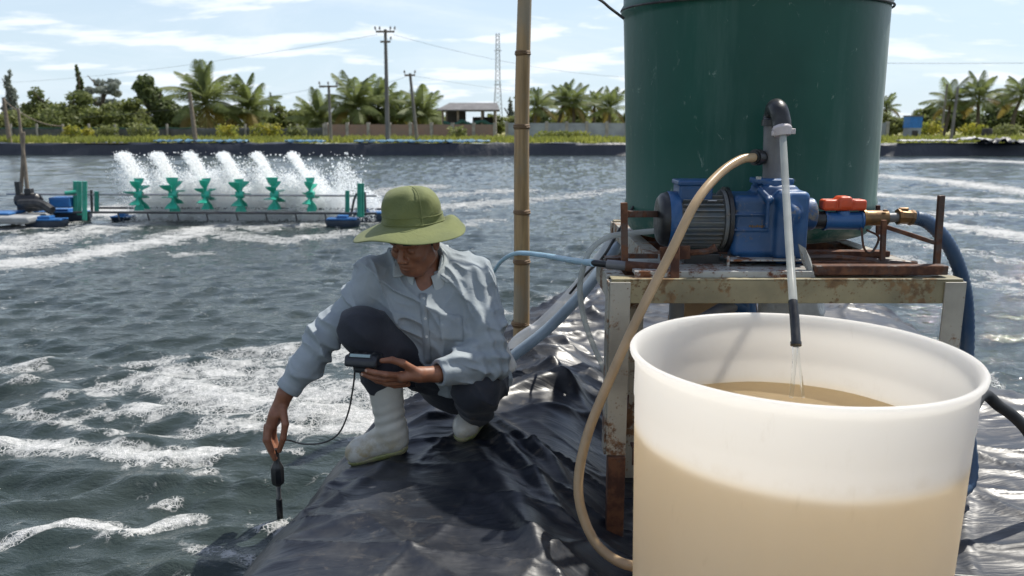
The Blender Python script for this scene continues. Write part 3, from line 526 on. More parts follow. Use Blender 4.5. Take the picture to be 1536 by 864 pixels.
BT = [(22, 74, 108, 34, 'g4', 'grey feathery conifer rising above the hedge beside the thin net pole', 700, 'spire'), (20, 62, 165, 100, 'g3', 'low yellow green bush behind the pale wooden bank post', 1300, 'round'),
      (68, 66, 130, 70, 'g1', 'rounded olive tree next to the grey feathery conifer', 1500, 'round'), (110, 60, 136, 125, 'g1', 'broad dense olive green tree behind the green net fence', 2600, 'round'), (128, 72, 101, 26, 'g2', 'narrow dark pointed tree poking above the broad olive tree', 700, 'spire'),
      (158, 74, 104, 66, 'g4', 'thin open crowned grey tree behind the pointed dark tree', 620, 'open'), (190, 61, 146, 95, 'g1', 'bushy mid green tree between the broad olive and leaning trees', 2000, 'round'), (240, 63, 118, 105, 'g2', 'dark green tree leaning towards the open crowned grey tree', 2400, 'lean'),
      (268, 66, 158, 60, 'g2', 'dark low tree behind the tilted concrete post', 1000, 'round'), (432, 66, 157, 66, 'g1', 'round low green tree between two palms', 1100, 'round'), (410, 82, 140, 16, 'g4', 'tiny grey conifer far behind the palms', 260, 'spire'), (461, 70, 160, 44, 'g3', 'small pale tree beside the round low tree', 600, 'round'),
      (560, 64, 160, 60, 'g2', 'dark bushy tree behind the tall power pole', 900, 'round'), (650, 70, 158, 50, 'g3', 'pale bushy tree beside the open shed', 700, 'round'), (766, 76, 148, 16, 'g4', 'tiny grey tree seen next to the lattice mast', 240, 'spire'), (745, 66, 170, 36, 'g1', 'low green bush at the end of the brick wall', 500, 'round'),
      (1335, 64, 168, 60, 'g3', 'pale green bush beside the blue kiosk', 800, 'round'), (1385, 66, 158, 60, 'g1', 'mid green bush behind the blue kiosk', 900, 'round'), (1430, 70, 150, 60, 'g2', 'dark bush between two palms beyond the grey tarp', 900, 'round'), (1490, 66, 155, 80, 'g2', 'wide dark bush at the foot of the palms', 1200, 'round'), (1550, 66, 150, 80, 'g1', 'wide mid green bush past the last palm', 1000, 'round')]
for i, (px, Y, top, w, mt, lb, n, kd) in enumerate(BT): broad_tree(px, Y, top, w, M[mt], lb, n, i + 1, kd)
BELT = ['before the frame edge past the pale wooden bank post', 'just behind the pale wooden bank post', 'behind the rounded olive tree', 'behind the open crowned grey tree', 'behind the leaning dark green tree', 'behind the pale tilted post', 'behind the tallest full palm', 'behind the bushy palm with yellowing leaves', 'behind the round low green tree', 'between the short palm and the tall palm', 'behind the palm beside the tall power pole', 'between the tall and the leaning power poles', 'close beside the open shed', 'past the end of the brick wall beside the bamboo pole', 'behind the first palm over the grey wall', 'behind the palm clump over the grey wall', 'behind the slender palm over the grey wall', 'half hidden by the dark side of the green tank', 'beside the pale bush near the blue kiosk', 'behind the blue kiosk and the leaning bank pole', 'between the two palms past the kiosk', 'behind the short peeking palm', 'past the last dark palm']
for i, (px, top, w) in enumerate([(-30, 165, 110), (40, 168, 90), (85, 165, 80), (150, 160, 90), (215, 162, 90), (285, 160, 80), (335, 163, 70), (390, 160, 80), (445, 165, 60), (505, 166, 70), (545, 163, 60), (590, 166, 70), (640, 165, 50), (775, 170, 60), (815, 160, 70), (860, 158, 80), (905, 160, 70), (945, 160, 60), (1345, 170, 60), (1400, 164, 70), (1450, 160, 70), (1500, 160, 70), (1545, 160, 70)]):
    broad_tree(px, 71 + (i % 3), top, w, M[('g1', 'g3', 'g2')[i % 3]], 'low bushy background tree ' + BELT[i], 700, i + 60, 'round', group='low trees of the background belt', size=0.15)
# palms ------------------------------------------------------------
def frond_mesh(seed, L=2.3):
    r = np.random.default_rng(seed); droop = 0.55 + 0.5 * r.random(); P = []
    for k in range(11):
        t_ = k / 10; P.append(np.array([L * t_ * (1 - 0.18 * droop * t_), 0, L * (0.30 * t_ - droop * 0.62 * t_ * t_)]))
    m = MB(); m.tube(P, list(np.linspace(0.03, 0.008, 11)), 4)
    for k in range(26):
        t_ = 0.12 + 0.87 * k / 25; q = t_ * 10; i = min(int(q), 9); p = P[i] + (P[i + 1] - P[i]) * (q - i); tg = unit(P[i + 1] - P[i]); ll = 0.62 * math.sin(math.pi * min(1, 0.2 + 0.8 * t_)) ** 0.7 + 0.10
        for s in (-1, 1):
            d = unit(tg * 0.65 + np.array([0, s, 0]) + np.array([0, 0, -0.5 - 0.3 * r.random()])); wv = unit(np.cross(d, [0, 0, 1])) * 0.022; mid = p + d * ll * 0.55; end = p + d * ll + np.array([0, 0, -0.16 * ll])
            m.add([p - wv, p + wv, mid + wv * 1.2, mid - wv * 1.2, end], [(0, 1, 2, 3), (3, 2, 4)])
    return m.mesh('frond', 0)
FRONDS = [frond_mesh(s) for s in range(4)]; FRONDY = [frond_mesh(9)]
for me in FRONDS: me.materials.append(M['palm'])
for me in FRONDY: me.materials.append(M['palmy'])
def palm(px, Y, top, label, seed, scale=1.0, nf=19, dry=2):
    r = np.random.default_rng(seed + 100); base = at(px, 200, Y); base[2] = 0.5; H = at(px, top, Y)[2] - 0.55; hub = base + np.array([0.06 * H * r.normal(), 0.0, max(0.8, H - 1.25 * scale)])
    t = thing('palm_tree', base, label, 'palm', 'palms beyond the far fence')
    one(lambda m: m.tube(spline([base, (base + hub) / 2 + [0.03 * H * r.normal(), 0, 0], hub], 5), list(np.linspace(0.17, 0.10, 11) * (0.7 + 0.3 * scale)), 8), 'trunk', M['trunk'], t)
    for k in range(nf):
        a = k * 2.4 + r.random() * 0.4; tilt = 1.45 - 2.0 * (k / nf) + 0.15 * r.normal(); me = FRONDY[0] if k >= nf - dry else FRONDS[r.integers(4)]
        o = bpy.data.objects.new('frond', me); link(o, t)
        s = scale * (0.8 + 0.3 * r.random()); o.matrix_basis = Matrix.Translation(Vector(hub)) @ Matrix.Rotation(a, 4, 'Z') @ Matrix.Rotation(-tilt, 4, 'Y') @ Matrix.Scale(s, 4)
PL = [(318, 60, 114, 'tallest full palm behind the tilted concrete post', 1.25), (378, 62, 134, 'bushy palm with yellowing lower leaves beside the round low tree', 1.1), (477, 62, 152, 'short palm next to the slim pole with a crossbar', 0.95), (528, 61, 124, 'tall palm between the slim crossbar pole and the tall power pole', 1.15), (566, 63, 133, 'palm just beside the tall power pole', 1.0), (600, 64, 148, 'short palm between the tall and the leaning power poles', 0.95), (632, 62, 141, 'palm beside the leaning pole, nearest to the open shed', 1.0),
      (805, 63, 138, 'palm right behind the bamboo pole over the grey wall', 0.95), (832, 66, 133, 'palm in the clump over the grey wall, next to the bamboo pole', 1.0), (856, 65, 133, 'tallest palm in the clump over the grey wall', 1.0), (890, 67, 140, 'slender palm over the grey wall between the clump and the green tank', 0.8), (916, 64, 138, 'palm over the grey wall beside the green tank', 1.0),
      (1330, 70, 146, 'small palm half hidden by the green tank edge', 0.7), (1414, 62, 128, 'palm beside the leaning bank pole past the blue kiosk', 1.0), (1466, 61, 122, 'palm between the leaning bank pole and the last dark palm', 1.05), (1520, 60, 118, 'dark palm furthest from the blue kiosk', 1.05), (1500, 70, 140, 'short palm peeking between the two tall palms', 0.8)]
for i, (px, Y, top, lb, s) in enumerate(PL): palm(px, Y, top, lb, i, s * (1.22 if px < 700 else 0.98), 26 if px < 700 else 20, 4 if i in (0, 1) else 2)
# hedge clumps of yellow shrub in front of the fence
for i, (px, w, hh, mt, lb) in enumerate([(108, 22, 0.9, 'ylw', 'yellow green shrub against the dark net fence'), (132, 12, 0.8, 'ylw', 'small yellow shrub beside the dark net fence'), (160, 30, 0.95, 'g3', 'low pale shrub trailing over the dark net fence'), (215, 40, 1.0, 'g3', 'long pale shrub along the top of the net fence'), (340, 30, 0.95, 'ylw', 'yellow shrub at the foot of the tallest palm'), (400, 44, 1.0, 'ylw', 'yellow shrub below the bushy palm'), (445, 26, 0.9, 'g3', 'pale shrub between concrete fence posts'), (685, 26, 0.8, 'g3', 'shrub growing at the end of the brick wall'), (845, 70, 0.55, 'grass', 'grassy clump before the grey concrete wall'), (1390, 40, 1.2, 'ylw', 'yellow green shrub behind the leaning bank pole'), (1460, 40, 1.0, 'ylw', 'bright shrub below the palms past the kiosk'), (1512, 40, 1.0, 'g3', 'pale shrub below the dark palm')]):
    Y = 52.5 if i < 9 else 55; b = at(px, 200, Y); b[2] = 0.55; W = w * Y / FPX / 2; t = thing('shrub', b, lb, 'shrub', 'shrubs by the far fence')
    cloud_obj('foliage', [(b + np.array([W * k, 0, hh * 0.55]), (W * 0.55, 0.4, hh * 0.5)) for k in (-0.6, 0, 0.6)], int(90 + 9 * w), 0.10, 70 + i, M[mt], t)
    one(lambda m: [m.tube([b + [0.1 * k, 0, 0], b + [0.3 * k * W, 0, hh * 0.6]], [0.03, 0.012], 5) for k in (-1, 0, 1)], 'stem', M['trunk'], t)
# net fence, brick wall, grey wall ---------------------------------
def zt(py, Y): return at(768, py, Y)[2]
Y = 54.0; t = thing('net_fence', (at(150, 200, Y)[0], Y, 0.55), 'dark netting fence with a green top edge and concrete posts', 'fence')
x0, x1 = at(-60, 200, Y)[0], at(486, 200, Y)[0]; npost = 15
for k in range(npost): x = x0 + (x1 - x0) * k / (npost - 1); one(lambda m: m.box((x, Y - 0.06, 0.55 + 0.48), (0.13, 0.10, 1.0 + 0.08 * random.random())), 'post', M['conc'], t, smooth=0, bevel=0.01)
for k in range(npost - 1):
    xa = x0 + (x1 - x0) * k / (npost - 1); xb = x0 + (x1 - x0) * (k + 1) / (npost - 1); V = []; F = []
    for i in range(9):
        for j in range(4): V.append((xa + (xb - xa) * i / 8, Y + 0.05 * math.sin(i * 1.3 + k), 0.50 + 0.82 * j / 3 - (0.05 * math.sin(math.pi * i / 8) if j == 3 else 0)))
    for i in range(8):
        for j in range(3): F.append((i * 4 + j, i * 4 + 4 + j, i * 4 + 5 + j, i * 4 + 1 + j))
    m = MB(); m.add(V, F); o = m.build('net_panel', M['netg'], t); sm = o.modifiers.new('thick', 'SOLIDIFY'); sm.thickness = 0.02
    if k < 9: one(lambda m: m.tube([(xa + (xb - xa) * i / 8, Y - 0.03, 1.31 - 0.05 * math.sin(math.pi * i / 8)) for i in range(9)], 0.035, 6), 'top_edging', M['net'], t)
def wall(name, pa, pb, Y, h, th, mat, pm, npil, label, ph=0.12):
    xa, xb = at(pa, 200, Y)[0], at(pb, 200, Y)[0]; t = thing(name, ((xa + xb) / 2, Y, 0.55), label, 'wall'); W = (xb - xa) / (npil - 1)
    for k in range(npil - 1): one(lambda m: m.box((xa + W * (k + 0.5), Y, 0.5 + h / 2), (W - 0.22, th, h - 0.02 * (k % 2))), 'wall_panel', mat, t, smooth=0)
    for k in range(npil): one(lambda m: m.box((xa + W * k, Y, 0.5 + (h + ph) / 2), (0.216, th + 0.08, h + ph)), 'pillar', pm, t, smooth=0, bevel=0.01)
wall('brick_wall', 490, 742, 54.2, 1.02, 0.2, M['brick'], M['conc'], 9, 'low reddish brick wall with concrete pillars before the open shed')
wall('concrete_wall', 760, 1330, 56, 1.12, 0.12, M['gwall'], M['conc'], 20, 'long grey concrete panel wall below the clump of palms', 0.10)
# green shade net bundled on the wall, blue tarps on the crest
def sheet(name, pts, w, mat, label, cat, amp=0.05):
    V = []; P = spline(pts, 5); n = 5
    for i, p in enumerate(P):
        for j in range(n): V.append(p + np.array([0, w * (j / (n - 1) - 0.5), amp * math.sin(i * 1.7 + j * 2.1) + amp * random.random() + 0.05 * math.sin(math.pi * j / (n - 1))]))
    F = [(i * n + j, (i + 1) * n + j, (i + 1) * n + j + 1, i * n + j + 1) for i in range(len(P) - 1) for j in range(n - 1)]
    m = MB(); m.add(V, F); o = m.build(name, mat, smooth=50); s = o.modifiers.new('thick', 'SOLIDIFY'); s.thickness = 0.02; return tag(o, label, cat)
def bankpt(px, dy=0.6, z=0.66): x = at(px, 210, 41)[0]; return np.array([x, bank_line(x) + dy, z])
sheet('blue_tarpaulin', [bankpt(x) for x in range(232, 382, 20)], 0.5, M['tarpb'], 'blue tarpaulin strip lying on the bank below the tilted post', 'tarpaulin')
sheet('blue_tarpaulin', [bankpt(x) for x in range(432, 512, 20)], 0.5, M['tarpb'], 'short blue tarpaulin strip at the slim crossbar pole', 'tarpaulin')
sheet('blue_tarpaulin', [bankpt(x) for x in range(535, 742, 20)], 0.55, M['tarpb'], 'long blue tarpaulin strip at the foot of the tall power pole', 'tarpaulin')
sheet('grey_tarpaulin', [bankpt(x, 0.45, 0.70) for x in range(1335, 1440, 15)], 0.5, M['tarpg'], 'flat grey sheet on the bank below the blue kiosk', 'tarpaulin', 0.03)
sheet('grey_tarpaulin', [bankpt(x, 0.30, z) for x, z in ((1425, 0.72), (1445, 0.82), (1462, 0.74), (1478, 0.66))], 0.9, M['tarpg'], 'pale grey tarpaulin heap at the foot of the leaning bank pole', 'tarpaulin', 0.05)
sheet('black_tarpaulin', [bankpt(x, 0.1, z) for x, z in ((1455, 0.55), (1480, 0.7), (1505, 0.6), (1530, 0.72), (1560, 0.6))], 1.0, M['farliner'], 'rumpled black sheet piled beside the pale grey heap', 'tarpaulin', 0.10)
# open shed ---------------------------------------------------------
Y = 58.0; a, b = at(666, 200, Y)[0], at(744, 200, Y)[0]; t = thing('open_shed', ((a + b) / 2, Y, 0.55), 'open sided shed with a low grey roof behind the brick wall', 'shed'); zr = zt(165, Y); zp = zt(154, Y)
one(lambda m: m.add([(a - 0.35, Y - 1.6, zr), (b + 0.25, Y - 1.6, zr), (b + 0.1, Y + 0.3, zp), (a + 0.4, Y + 0.3, zp), (a - 0.35, Y + 2.2, zr), (b + 0.25, Y + 2.2, zr)] + [(a - 0.35, Y - 1.6, zr - 0.08), (b + 0.25, Y - 1.6, zr - 0.08), (b + 0.1, Y + 0.3, zp - 0.1), (a + 0.4, Y + 0.3, zp - 0.1), (a - 0.35, Y + 2.2, zr - 0.08), (b + 0.25, Y + 2.2, zr - 0.08)],
    [(0, 1, 2, 3), (3, 2, 5, 4), (7, 6, 9, 8), (8, 9, 10, 11), (0, 6, 7, 1), (4, 5, 11, 10), (1, 7, 8, 2), (2, 8, 11, 5), (0, 3, 9, 6), (3, 4, 10, 9)]), 'roof', M['roof'], t, smooth=0)
for k, x in enumerate((a + 0.05, a + 1.1, b - 0.95, b - 0.05)):
    for yy in (Y - 1.35, Y + 1.9): one(lambda m: m.box((x, yy, 0.55 + (zr - 0.6) / 2), (0.14, 0.14, zr - 0.63)), 'post', M['wood'], t, smooth=0)
one(lambda m: m.box((a + 0.8, Y + 1.75, 1.6), (1.35, 0.08, 2.1)), 'back_wall', M['dark'], t, smooth=0); one(lambda m: m.box((b - 1.0, Y + 1.75, 1.3), (1.5, 0.08, 1.5)), 'back_wall', M['dark'], t, smooth=0); one(lambda m: m.box((b - 0.02, Y + 0.3, 1.5), (0.08, 2.6, 1.9)), 'side_wall', M['conc'], t, smooth=0)
nt = [np.array([at(x, y, 56.6)[0], 56.6, zt(y, 56.6)]) for x, y in ((665, 183), (680, 188), (693, 182), (706, 187), (722, 182), (738, 188))]
one(lambda m: m.tube(spline(nt, 4), [0.10 + 0.06 * math.sin(i) ** 2 for i in range(21)], 7), 'bundled_net', M['net'], t)
# poles, wires, mast ------------------------------------------------
def pole(pt, pb, Y, r0, r1, mat, label, arms=(), cat='pole', name='utility_pole'):
    a, b = at(*pb, Y), at(*pt, Y); a[2] = 0.5 if Y > 39 else -0.6; t = thing(name, a, label, cat); one(lambda m: m.tube([a, b], [r0, r1], 10), 'shaft', mat, t)
    for dz, w, ins in arms:
        c = b - [0, 0, dz]; one(lambda m: m.box(c - [0, 0.10, 0], (w, 0.07, 0.09)), 'crossarm', M['wood'], t, smooth=0)
        for k in ins:
            p = c + np.array([k * w / 2, -0.10, 0.045]); one(lambda m: (m.tube([p, p + [0.02 * k, 0, 0.10]], 0.015, 6), m.tube([p + [0.02 * k, 0, 0.07], p + [0.03 * k, 0, 0.20]], [0.055, 0.035], 8)), 'insulator', M['conc'], t)
    return t
Tp = pole((578, 44), (582, 226), 41.3, 0.125, 0.075, M['pole'], 'tall concrete power pole with a forked crossarm on the far bank', [(0.12, 0.92, (-1, -0.55, 0.55, 1)), (0.60, 0.5, (1,))])
pole((615, 110), (626, 213), 42.5, 0.10, 0.07, M['pole'], 'leaning concrete pole beside the tall power pole', [(0.10, 0.55, (-0.9, 0.9))]); pole((493, 128), (497, 218), 42.3, 0.085, 0.065, M['pole'], 'slim pole with a single crossbar on the far bank', [(0.06, 0.95, (-0.9, 0, 0.9))])
pole((284, 138), (294, 216), 41.6, 0.12, 0.09, M['wood'], 'pale tilted post on the bank before the tallest palm', name='bank_post'); pole((5, 146), (15, 217), 41.6, 0.12, 0.08, M['wood'], 'pale wooden bank post holding a slack rope', name='bank_post')
pole((1437, 130), (1426, 213), 41.8, 0.085, 0.06, M['pole'], 'thin leaning bank pole beside the pale grey heap'); pole((1421, 126), (1412, 200), 56, 0.09, 0.06, M['pole'], 'far thin pole standing just behind the leaning bank pole')
def wire(A, B, sag, r, label, mat=None, name='power_line', cat='wire'):
    A, B = np.array(A, float), np.array(B, float); o = one(lambda m: m.tube([A + (B - A) * k / 14 - [0, 0, sag * 4 * (k / 14) * (1 - k / 14)] for k in range(15)], r, 5), name, mat or M['wire']); tag(o, label, cat)
topa, topb, topc = at(590, 52, 41.2), at(615, 113, 42.4), at(493, 130, 42.2)
wire(topa, at(1180, 100, 60), 1.4, 0.007, 'long power line from the tall pole past the lattice mast'); wire(at(566, 52, 41.2), at(-200, 120, 90), 1.2, 0.007, 'power line running from the tall pole over the dense trees'); wire(topb, at(1100, 150, 90), 0.8, 0.006, 'power line from the leaning pole over the open shed'); wire(topb, topc, 0.25, 0.006, 'short power line between the leaning and the slim poles'); wire(topc, at(-100, 175, 70), 0.8, 0.006, 'power line from the slim pole over the palms')
wire(at(1180, 93, 60), at(1700, 92, 60), 0.12, 0.014, 'power line crossing the sky right of the green tank'); wire(at(5, 150, 41.5), at(95, 189, 41.8), 0.35, 0.03, 'slack rope from the pale wooden bank post', M['wood'], 'slack_rope', 'rope')
Y = 150.0; bz0 = 0.5; t = thing('lattice_mast', (at(748, 187, Y)[0], Y, bz0), 'slender steel lattice mast far beyond the shed', 'mast'); zt_ = zt(50, Y); cx = at(747, 187, Y)[0]; m = MB(); q = MB()
for k in range(4):
    sx, sy = (-1, 1, 1, -1)[k], (-1, -1, 1, 1)[k]; m.tube([(cx + sx * 0.95, Y + sy * 0.95, bz0), (cx + sx * 0.42, Y + sy * 0.42, 9), (cx + sx * 0.28, Y + sy * 0.28, zt_)], 0.07, 5)
for i in range(22):
    f = i / 22; z0 = bz0 + (zt_ - bz0) * f; z1 = bz0 + (zt_ - bz0) * (i + 1) / 22; w = lambda z: 0.95 - 0.53 * (z - bz0) / (9 - bz0) if z < 9 else 0.42 - 0.14 * (z - 9) / (zt_ - 9)
    for k in range(4):
        c = [(-1, -1), (1, -1), (1, 1), (-1, 1), (-1, -1)]; p, r = c[k], c[k + 1]; q.tube([(cx + p[0] * w(z0), Y + p[1] * w(z0), z0), (cx + r[0] * w(z1), Y + r[1] * w(z1), z1)], 0.04, 4)
m.build('leg', M['tower'], t); q.build('bracing', M['tower'], t); one(lambda m: [m.box((cx, Y, zz), (1.4, 0.1, 0.1)) for zz in (zt_ - 3, zt_ - 9)], 'crossarm', M['tower'], t)
# kiosk -------------------------------------------------------------
Y = 53.0; a, b = at(1360, 187, Y)[0], at(1378, 187, Y)[0]; t = thing('kiosk', ((a + b) / 2, Y, 0.55), 'small cabin with a bright blue upper half on the far bank', 'cabin'); w = b - a
one(lambda m: m.box(((a + b) / 2, Y, 0.55 + 0.36), (w, 0.8, 0.74)), 'base', M['gwall'], t, smooth=0); one(lambda m: m.box(((a + b) / 2, Y, 1.29 + 0.36), (w + 0.04, 0.84, 0.72)), 'upper_wall', M['kioskb'], t, smooth=0); one(lambda m: m.box(((a + b) / 2, Y, 2.05), (w + 0.14, 0.95, 0.07)), 'roof', M['roof'], t, smooth=0); one(lambda m: m.box(((a + b) / 2, Y - 0.405, 0.85), (w * 0.5, 0.02, 0.55)), 'door', M['dark'], t, smooth=0)
b_ = at(1482, 187, 53); tag(one(lambda m: m.lathe([(0.0, 0.52), (0.30, 0.55), (0.33, 0.9), (0.30, 1.2), (0.26, 1.26), (0.0, 1.28)], (b_[0], 53, 0), 16), 'water_jar', M['dark']), 'dark drum standing in the grass below the palms', 'drum')

# ================================================================= AERATOR
YA = 12.3
ar = thing('paddle_aerator', at(330, 330, YA), 'long floating paddle wheel aerator with six green paddle wheels', 'aerator'); ar.location.z = 0
zs, zl = zt(292, YA), zt(315, YA); xL, xR = at(55, 300, YA)[0], at(565, 300, YA)[0]
one(lambda m: m.tube([(xL - 0.45, YA, zs + 0.01), (xR, YA, zs - 0.02)], 0.016, 8), 'drive_shaft', M['steel'], ar); one(lambda m: m.tube([(at(125, 300, YA)[0], YA - 0.32, zl), (xR + 0.05, YA - 0.32, zl - 0.02)], 0.018, 8), 'frame_rail', M['pvcd'], ar); one(lambda m: m.tube([(at(125, 300, YA)[0], YA + 0.32, zl), (xR + 0.05, YA + 0.32, zl - 0.02)], 0.018, 8), 'frame_rail', M['pvcd'], ar)
pm = MB(); prof = [(0.055, 0.016), (0.13, 0.026), (0.20, 0.085), (0.265, 0.105)]      # radius, half width: flared scoop
V = [];
for r_, hw in prof:
    bend = 0.05 * (r_ / 0.265) ** 2
    V += [(-hw, bend, r_), (hw, bend, r_), (-hw, bend + 0.012, r_), (hw, bend + 0.012, r_)]
F = []
for i in range(3): a, b = 4 * i, 4 * i + 4; F += [(a, a + 1, b + 1, b), (a + 3, a + 2, b + 2, b + 3), (a + 2, a, b, b + 2), (a + 1, a + 3, b + 3, b + 1)]
F += [(12, 13, 15, 14), (0, 2, 3, 1)]; pm.add(V, F); PAD = pm.mesh('paddle', 0); PAD.materials.append(M['paddle'])
hm = MB(); hm.lathe([(0.012, -0.06), (0.05, -0.06), (0.065, -0.02), (0.065, 0.02), (0.05, 0.06), (0.012, 0.06)], (0, 0, 0), 16, frame((1, 0, 0))); HUB = hm.mesh('paddle_wheel'); HUB.materials.append(M['paddle'])
WX = [208, 260, 309, 360, 412, 466]
for i, px in enumerate(WX):
    x = at(px, 292, YA)[0]; o = bpy.data.objects.new('paddle_wheel', HUB); link(o, ar); o.location = (x, YA, zs)
    for k in range(8):
        c = bpy.data.objects.new('paddle', PAD); sc.collection.objects.link(c); c.parent = o; c.rotation_euler = (2 * math.pi * k / 8 + i * 0.31 + 0.06 * math.sin(k * 5 + i * 3), 0.05 * math.sin(k * 3 + i), 0.10 * math.sin(k * 2.3 + i * 1.7)); s_ = 0.94 + 0.08 * math.sin(k * 4.1 + i * 2.7); c.scale = (s_ * (0.82 + 0.1 * math.sin(i * 2.2)), 1, s_)
def float_hull(xa, xb, y, zt0, name='float'):
    def f(m):
        N = 13; V = []
        for i in range(N):
            s = i / (N - 1); x = xa + (xb - xa) * s; e = math.sin(math.pi * min(1, max(0, s))) ** 0.35; w = 0.13 * (0.35 + 0.65 * e); bt = -0.07 + 0.13 * (1 - e)
            V += [(x, y - w * 0.6, bt), (x, y - w, 0.06), (x, y - w * 0.85, zt0), (x, y + w * 0.85, zt0), (x, y + w, 0.06), (x, y + w * 0.6, bt)]
        F = [(i * 6 + j, i * 6 + (j + 1) % 6, i * 6 + 6 + (j + 1) % 6, i * 6 + 6 + j) for i in range(N - 1) for j in range(6)] + [tuple(range(6))[::-1], tuple((N - 1) * 6 + j for j in range(6))]; m.add(V, F)
    h = one(f, name, M['floatd'], ar, smooth=50); one(lambda m: (m.box(((xa + xb) / 2, y, zt0 + 0.014), (abs(xb - xa) * 0.86, 0.24, 0.024)), m.box(((xa + xb) / 2, y, zt0 + 0.045), (abs(xb - xa) * 0.3, 0.16, 0.04))), 'deck', M['float'], h, smooth=0, bevel=0.008)
float_hull(at(62, 330, YA)[0], at(124, 330, YA)[0], YA - 0.42, 0.10); float_hull(at(30, 318, YA)[0], at(118, 318, YA)[0], YA + 0.35, 0.13); float_hull(at(498, 332, YA)[0], at(548, 332, YA)[0], YA - 0.42, 0.11); float_hull(at(505, 322, YA)[0], at(572, 322, YA)[0], YA + 0.35, 0.12); float_hull(at(146, 316, YA)[0], at(182, 316, YA)[0], YA + 0.42, 0.05)
for px, top, bot, dy in ((113, 272, 318, 0.1), (119, 272, 322, -0.25), (127, 272, 330, -0.42), (145, 287, 318, 0.0), (521, 286, 322, -0.2), (539, 275, 325, -0.42), (543, 275, 325, -0.36)): one(lambda m: m.tube([at(px, bot, YA + dy), at(px, top, YA + dy)], 0.034, 10), 'guide_pipe', M['pipeg'], ar)
one(lambda m: m.tube([at(97, 290, YA - .1), at(114, 288, YA)], 0.03, 8), 'guide_pipe', M['pipeg'], ar); one(lambda m: m.tube([at(138, 318, YA), at(137, 285, YA)], 0.02, 8), 'strut', M['pvcd'], ar); one(lambda m: m.tube([at(527, 320, YA), at(531, 300, YA), at(535, 290, YA)], 0.018, 8), 'strut', M['pvcd'], ar); one(lambda m: m.tube([at(548, 318, YA), at(547, 288, YA)], 0.02, 8), 'strut', M['pvcd'], ar)
def motor(m):
    c = at(45, 300, YA); m.lathe([(0.0, -0.2), (0.09, -0.2), (0.1, -0.17), (0.1, 0.13), (0.06, 0.17), (0.02, 0.2), (0, 0.2)], c, 18, frame((1, 0, 0.05))); m.box(c - [0, 0, 0.13], (0.3, 0.22, 0.08)); m.box(c + [0, 0, 0.13], (0.10, 0.10, 0.09))
one(motor, 'drive_motor', M['blackp'], ar, bevel=0.006); one(lambda m: m.box(at(29, 292, YA), (0.07, 0.07, 0.40)), 'motor_post', M['blackp'], ar, smooth=0); one(lambda m: m.tube(spline([at(30, 306, YA - .2), at(60, 306, YA - .25), at(78, 316, YA - .3)], 5), 0.07, 8), 'cable_bundle', M['blackr'], ar); one(lambda m: m.box(at(95, 303, YA + .1), (0.32, 0.25, 0.16)), 'control_box', M['float'], ar, smooth=0, bevel=0.02)
for k in range(9): x = xL + (xR - xL) * (0.18 + 0.085 * k); one(lambda m: m.tube([(x, YA - 0.32, zl - 0.015), (x + 0.02, YA - 0.32, 0.08)], 0.012, 6), 'hanger', M['pvcd'], ar)
# moored raft at the frame edge with two poles
rf = thing('work_raft', at(20, 318, 11.9), 'flat grey raft with a blue top moored beside the aerator motor', 'raft'); rf.location.z = 0
one(lambda m: m.box((at(-15, 313, 11.9)[0], 11.9, 0.13), (1.5, 0.7, 0.10)), 'hull', M['raft'], rf, bevel=0.03); one(lambda m: m.box((at(-30, 306, 12)[0], 12.0, 0.20), (1.1, 0.45, 0.035)), 'deck_cover', M['float'], rf, bevel=0.01)
for (a_, b_, lb) in (((27, 162), (41, 290), 'thin weathered net pole leaning over the aerator motor'), ((36, 198), (30, 296), 'short thin stake crossing the leaning net pole')):
    A, B = at(*b_, 12.6), at(*a_, 12.6); D = (A - B); A = A + D * 0.35; tag(one(lambda m: m.tube([A, (A + B) / 2 + [0.01, 0, 0], B], [0.032, 0.028, 0.02], 8), 'net_pole', M['wood']), lb, 'pole')
# thrown water: jets and mist drops
r = np.random.default_rng(21); C = []; S = []
def drops(n, p, s0, s1): C.append(p); S.append(s0 + s1 * r.random(n) ** 3)
for i, px in enumerate(WX):
    o = np.array([at(px, 292, YA)[0], YA, zs]); n = 11000; t_ = r.random(n) ** 0.75; sp = 0.008 + 0.036 * t_          # narrow jet thrown up and over
    drops(n, o + np.stack([-0.04 - 0.34 * t_ + 0.02 * t_ ** 2, 0.15 + 0.2 * t_, 0.16 + 0.60 * t_ - 0.16 * t_ ** 2], 1) + r.normal(size=(n, 3)) * np.stack([sp * 0.45, 0.1 + 0 * sp, sp * 0.5], 1), 0.003, 0.006)
    n = 30000; u = r.random(n); h = r.random(n) ** 1.35                                                              # curtain behind the wheel
    drops(n, o + np.stack([-0.25 + 0.85 * u - 0.30 * h, 0.22 + 0.8 * r.random(n), -0.42 + 0.90 * h * (0.75 + 0.25 * np.sin(u * 9 + i * 2)) * (1 - 0.32 * u)], 1) + r.normal(size=(n, 3)) * 0.05, 0.0042, 0.0060)
n = 9000; x_ = xR - 0.75 + 0.7 * r.random(n); drops(n, np.stack([x_, YA + 0.1 + r.random(n) * 0.8, 0.02 + 0.95 * r.random(n) * np.exp(-2.0 * np.abs(x_ - xR + 0.6))], 1), 0.003, 0.007)
n = 420; drops(n, np.array([[at(a, 290, YA)[0], YA + b * 0.6, zt(c, YA)] for a, b, c in zip(r.uniform(178, 548, n), r.random(n), 228 + 34 * r.random(n) ** 0.7)]), 0.005, 0.012)
C = np.concatenate(C); S = np.concatenate(S); k = C[:, 2] > 0.0; C = C[k]; S = S[k]; n = len(C)
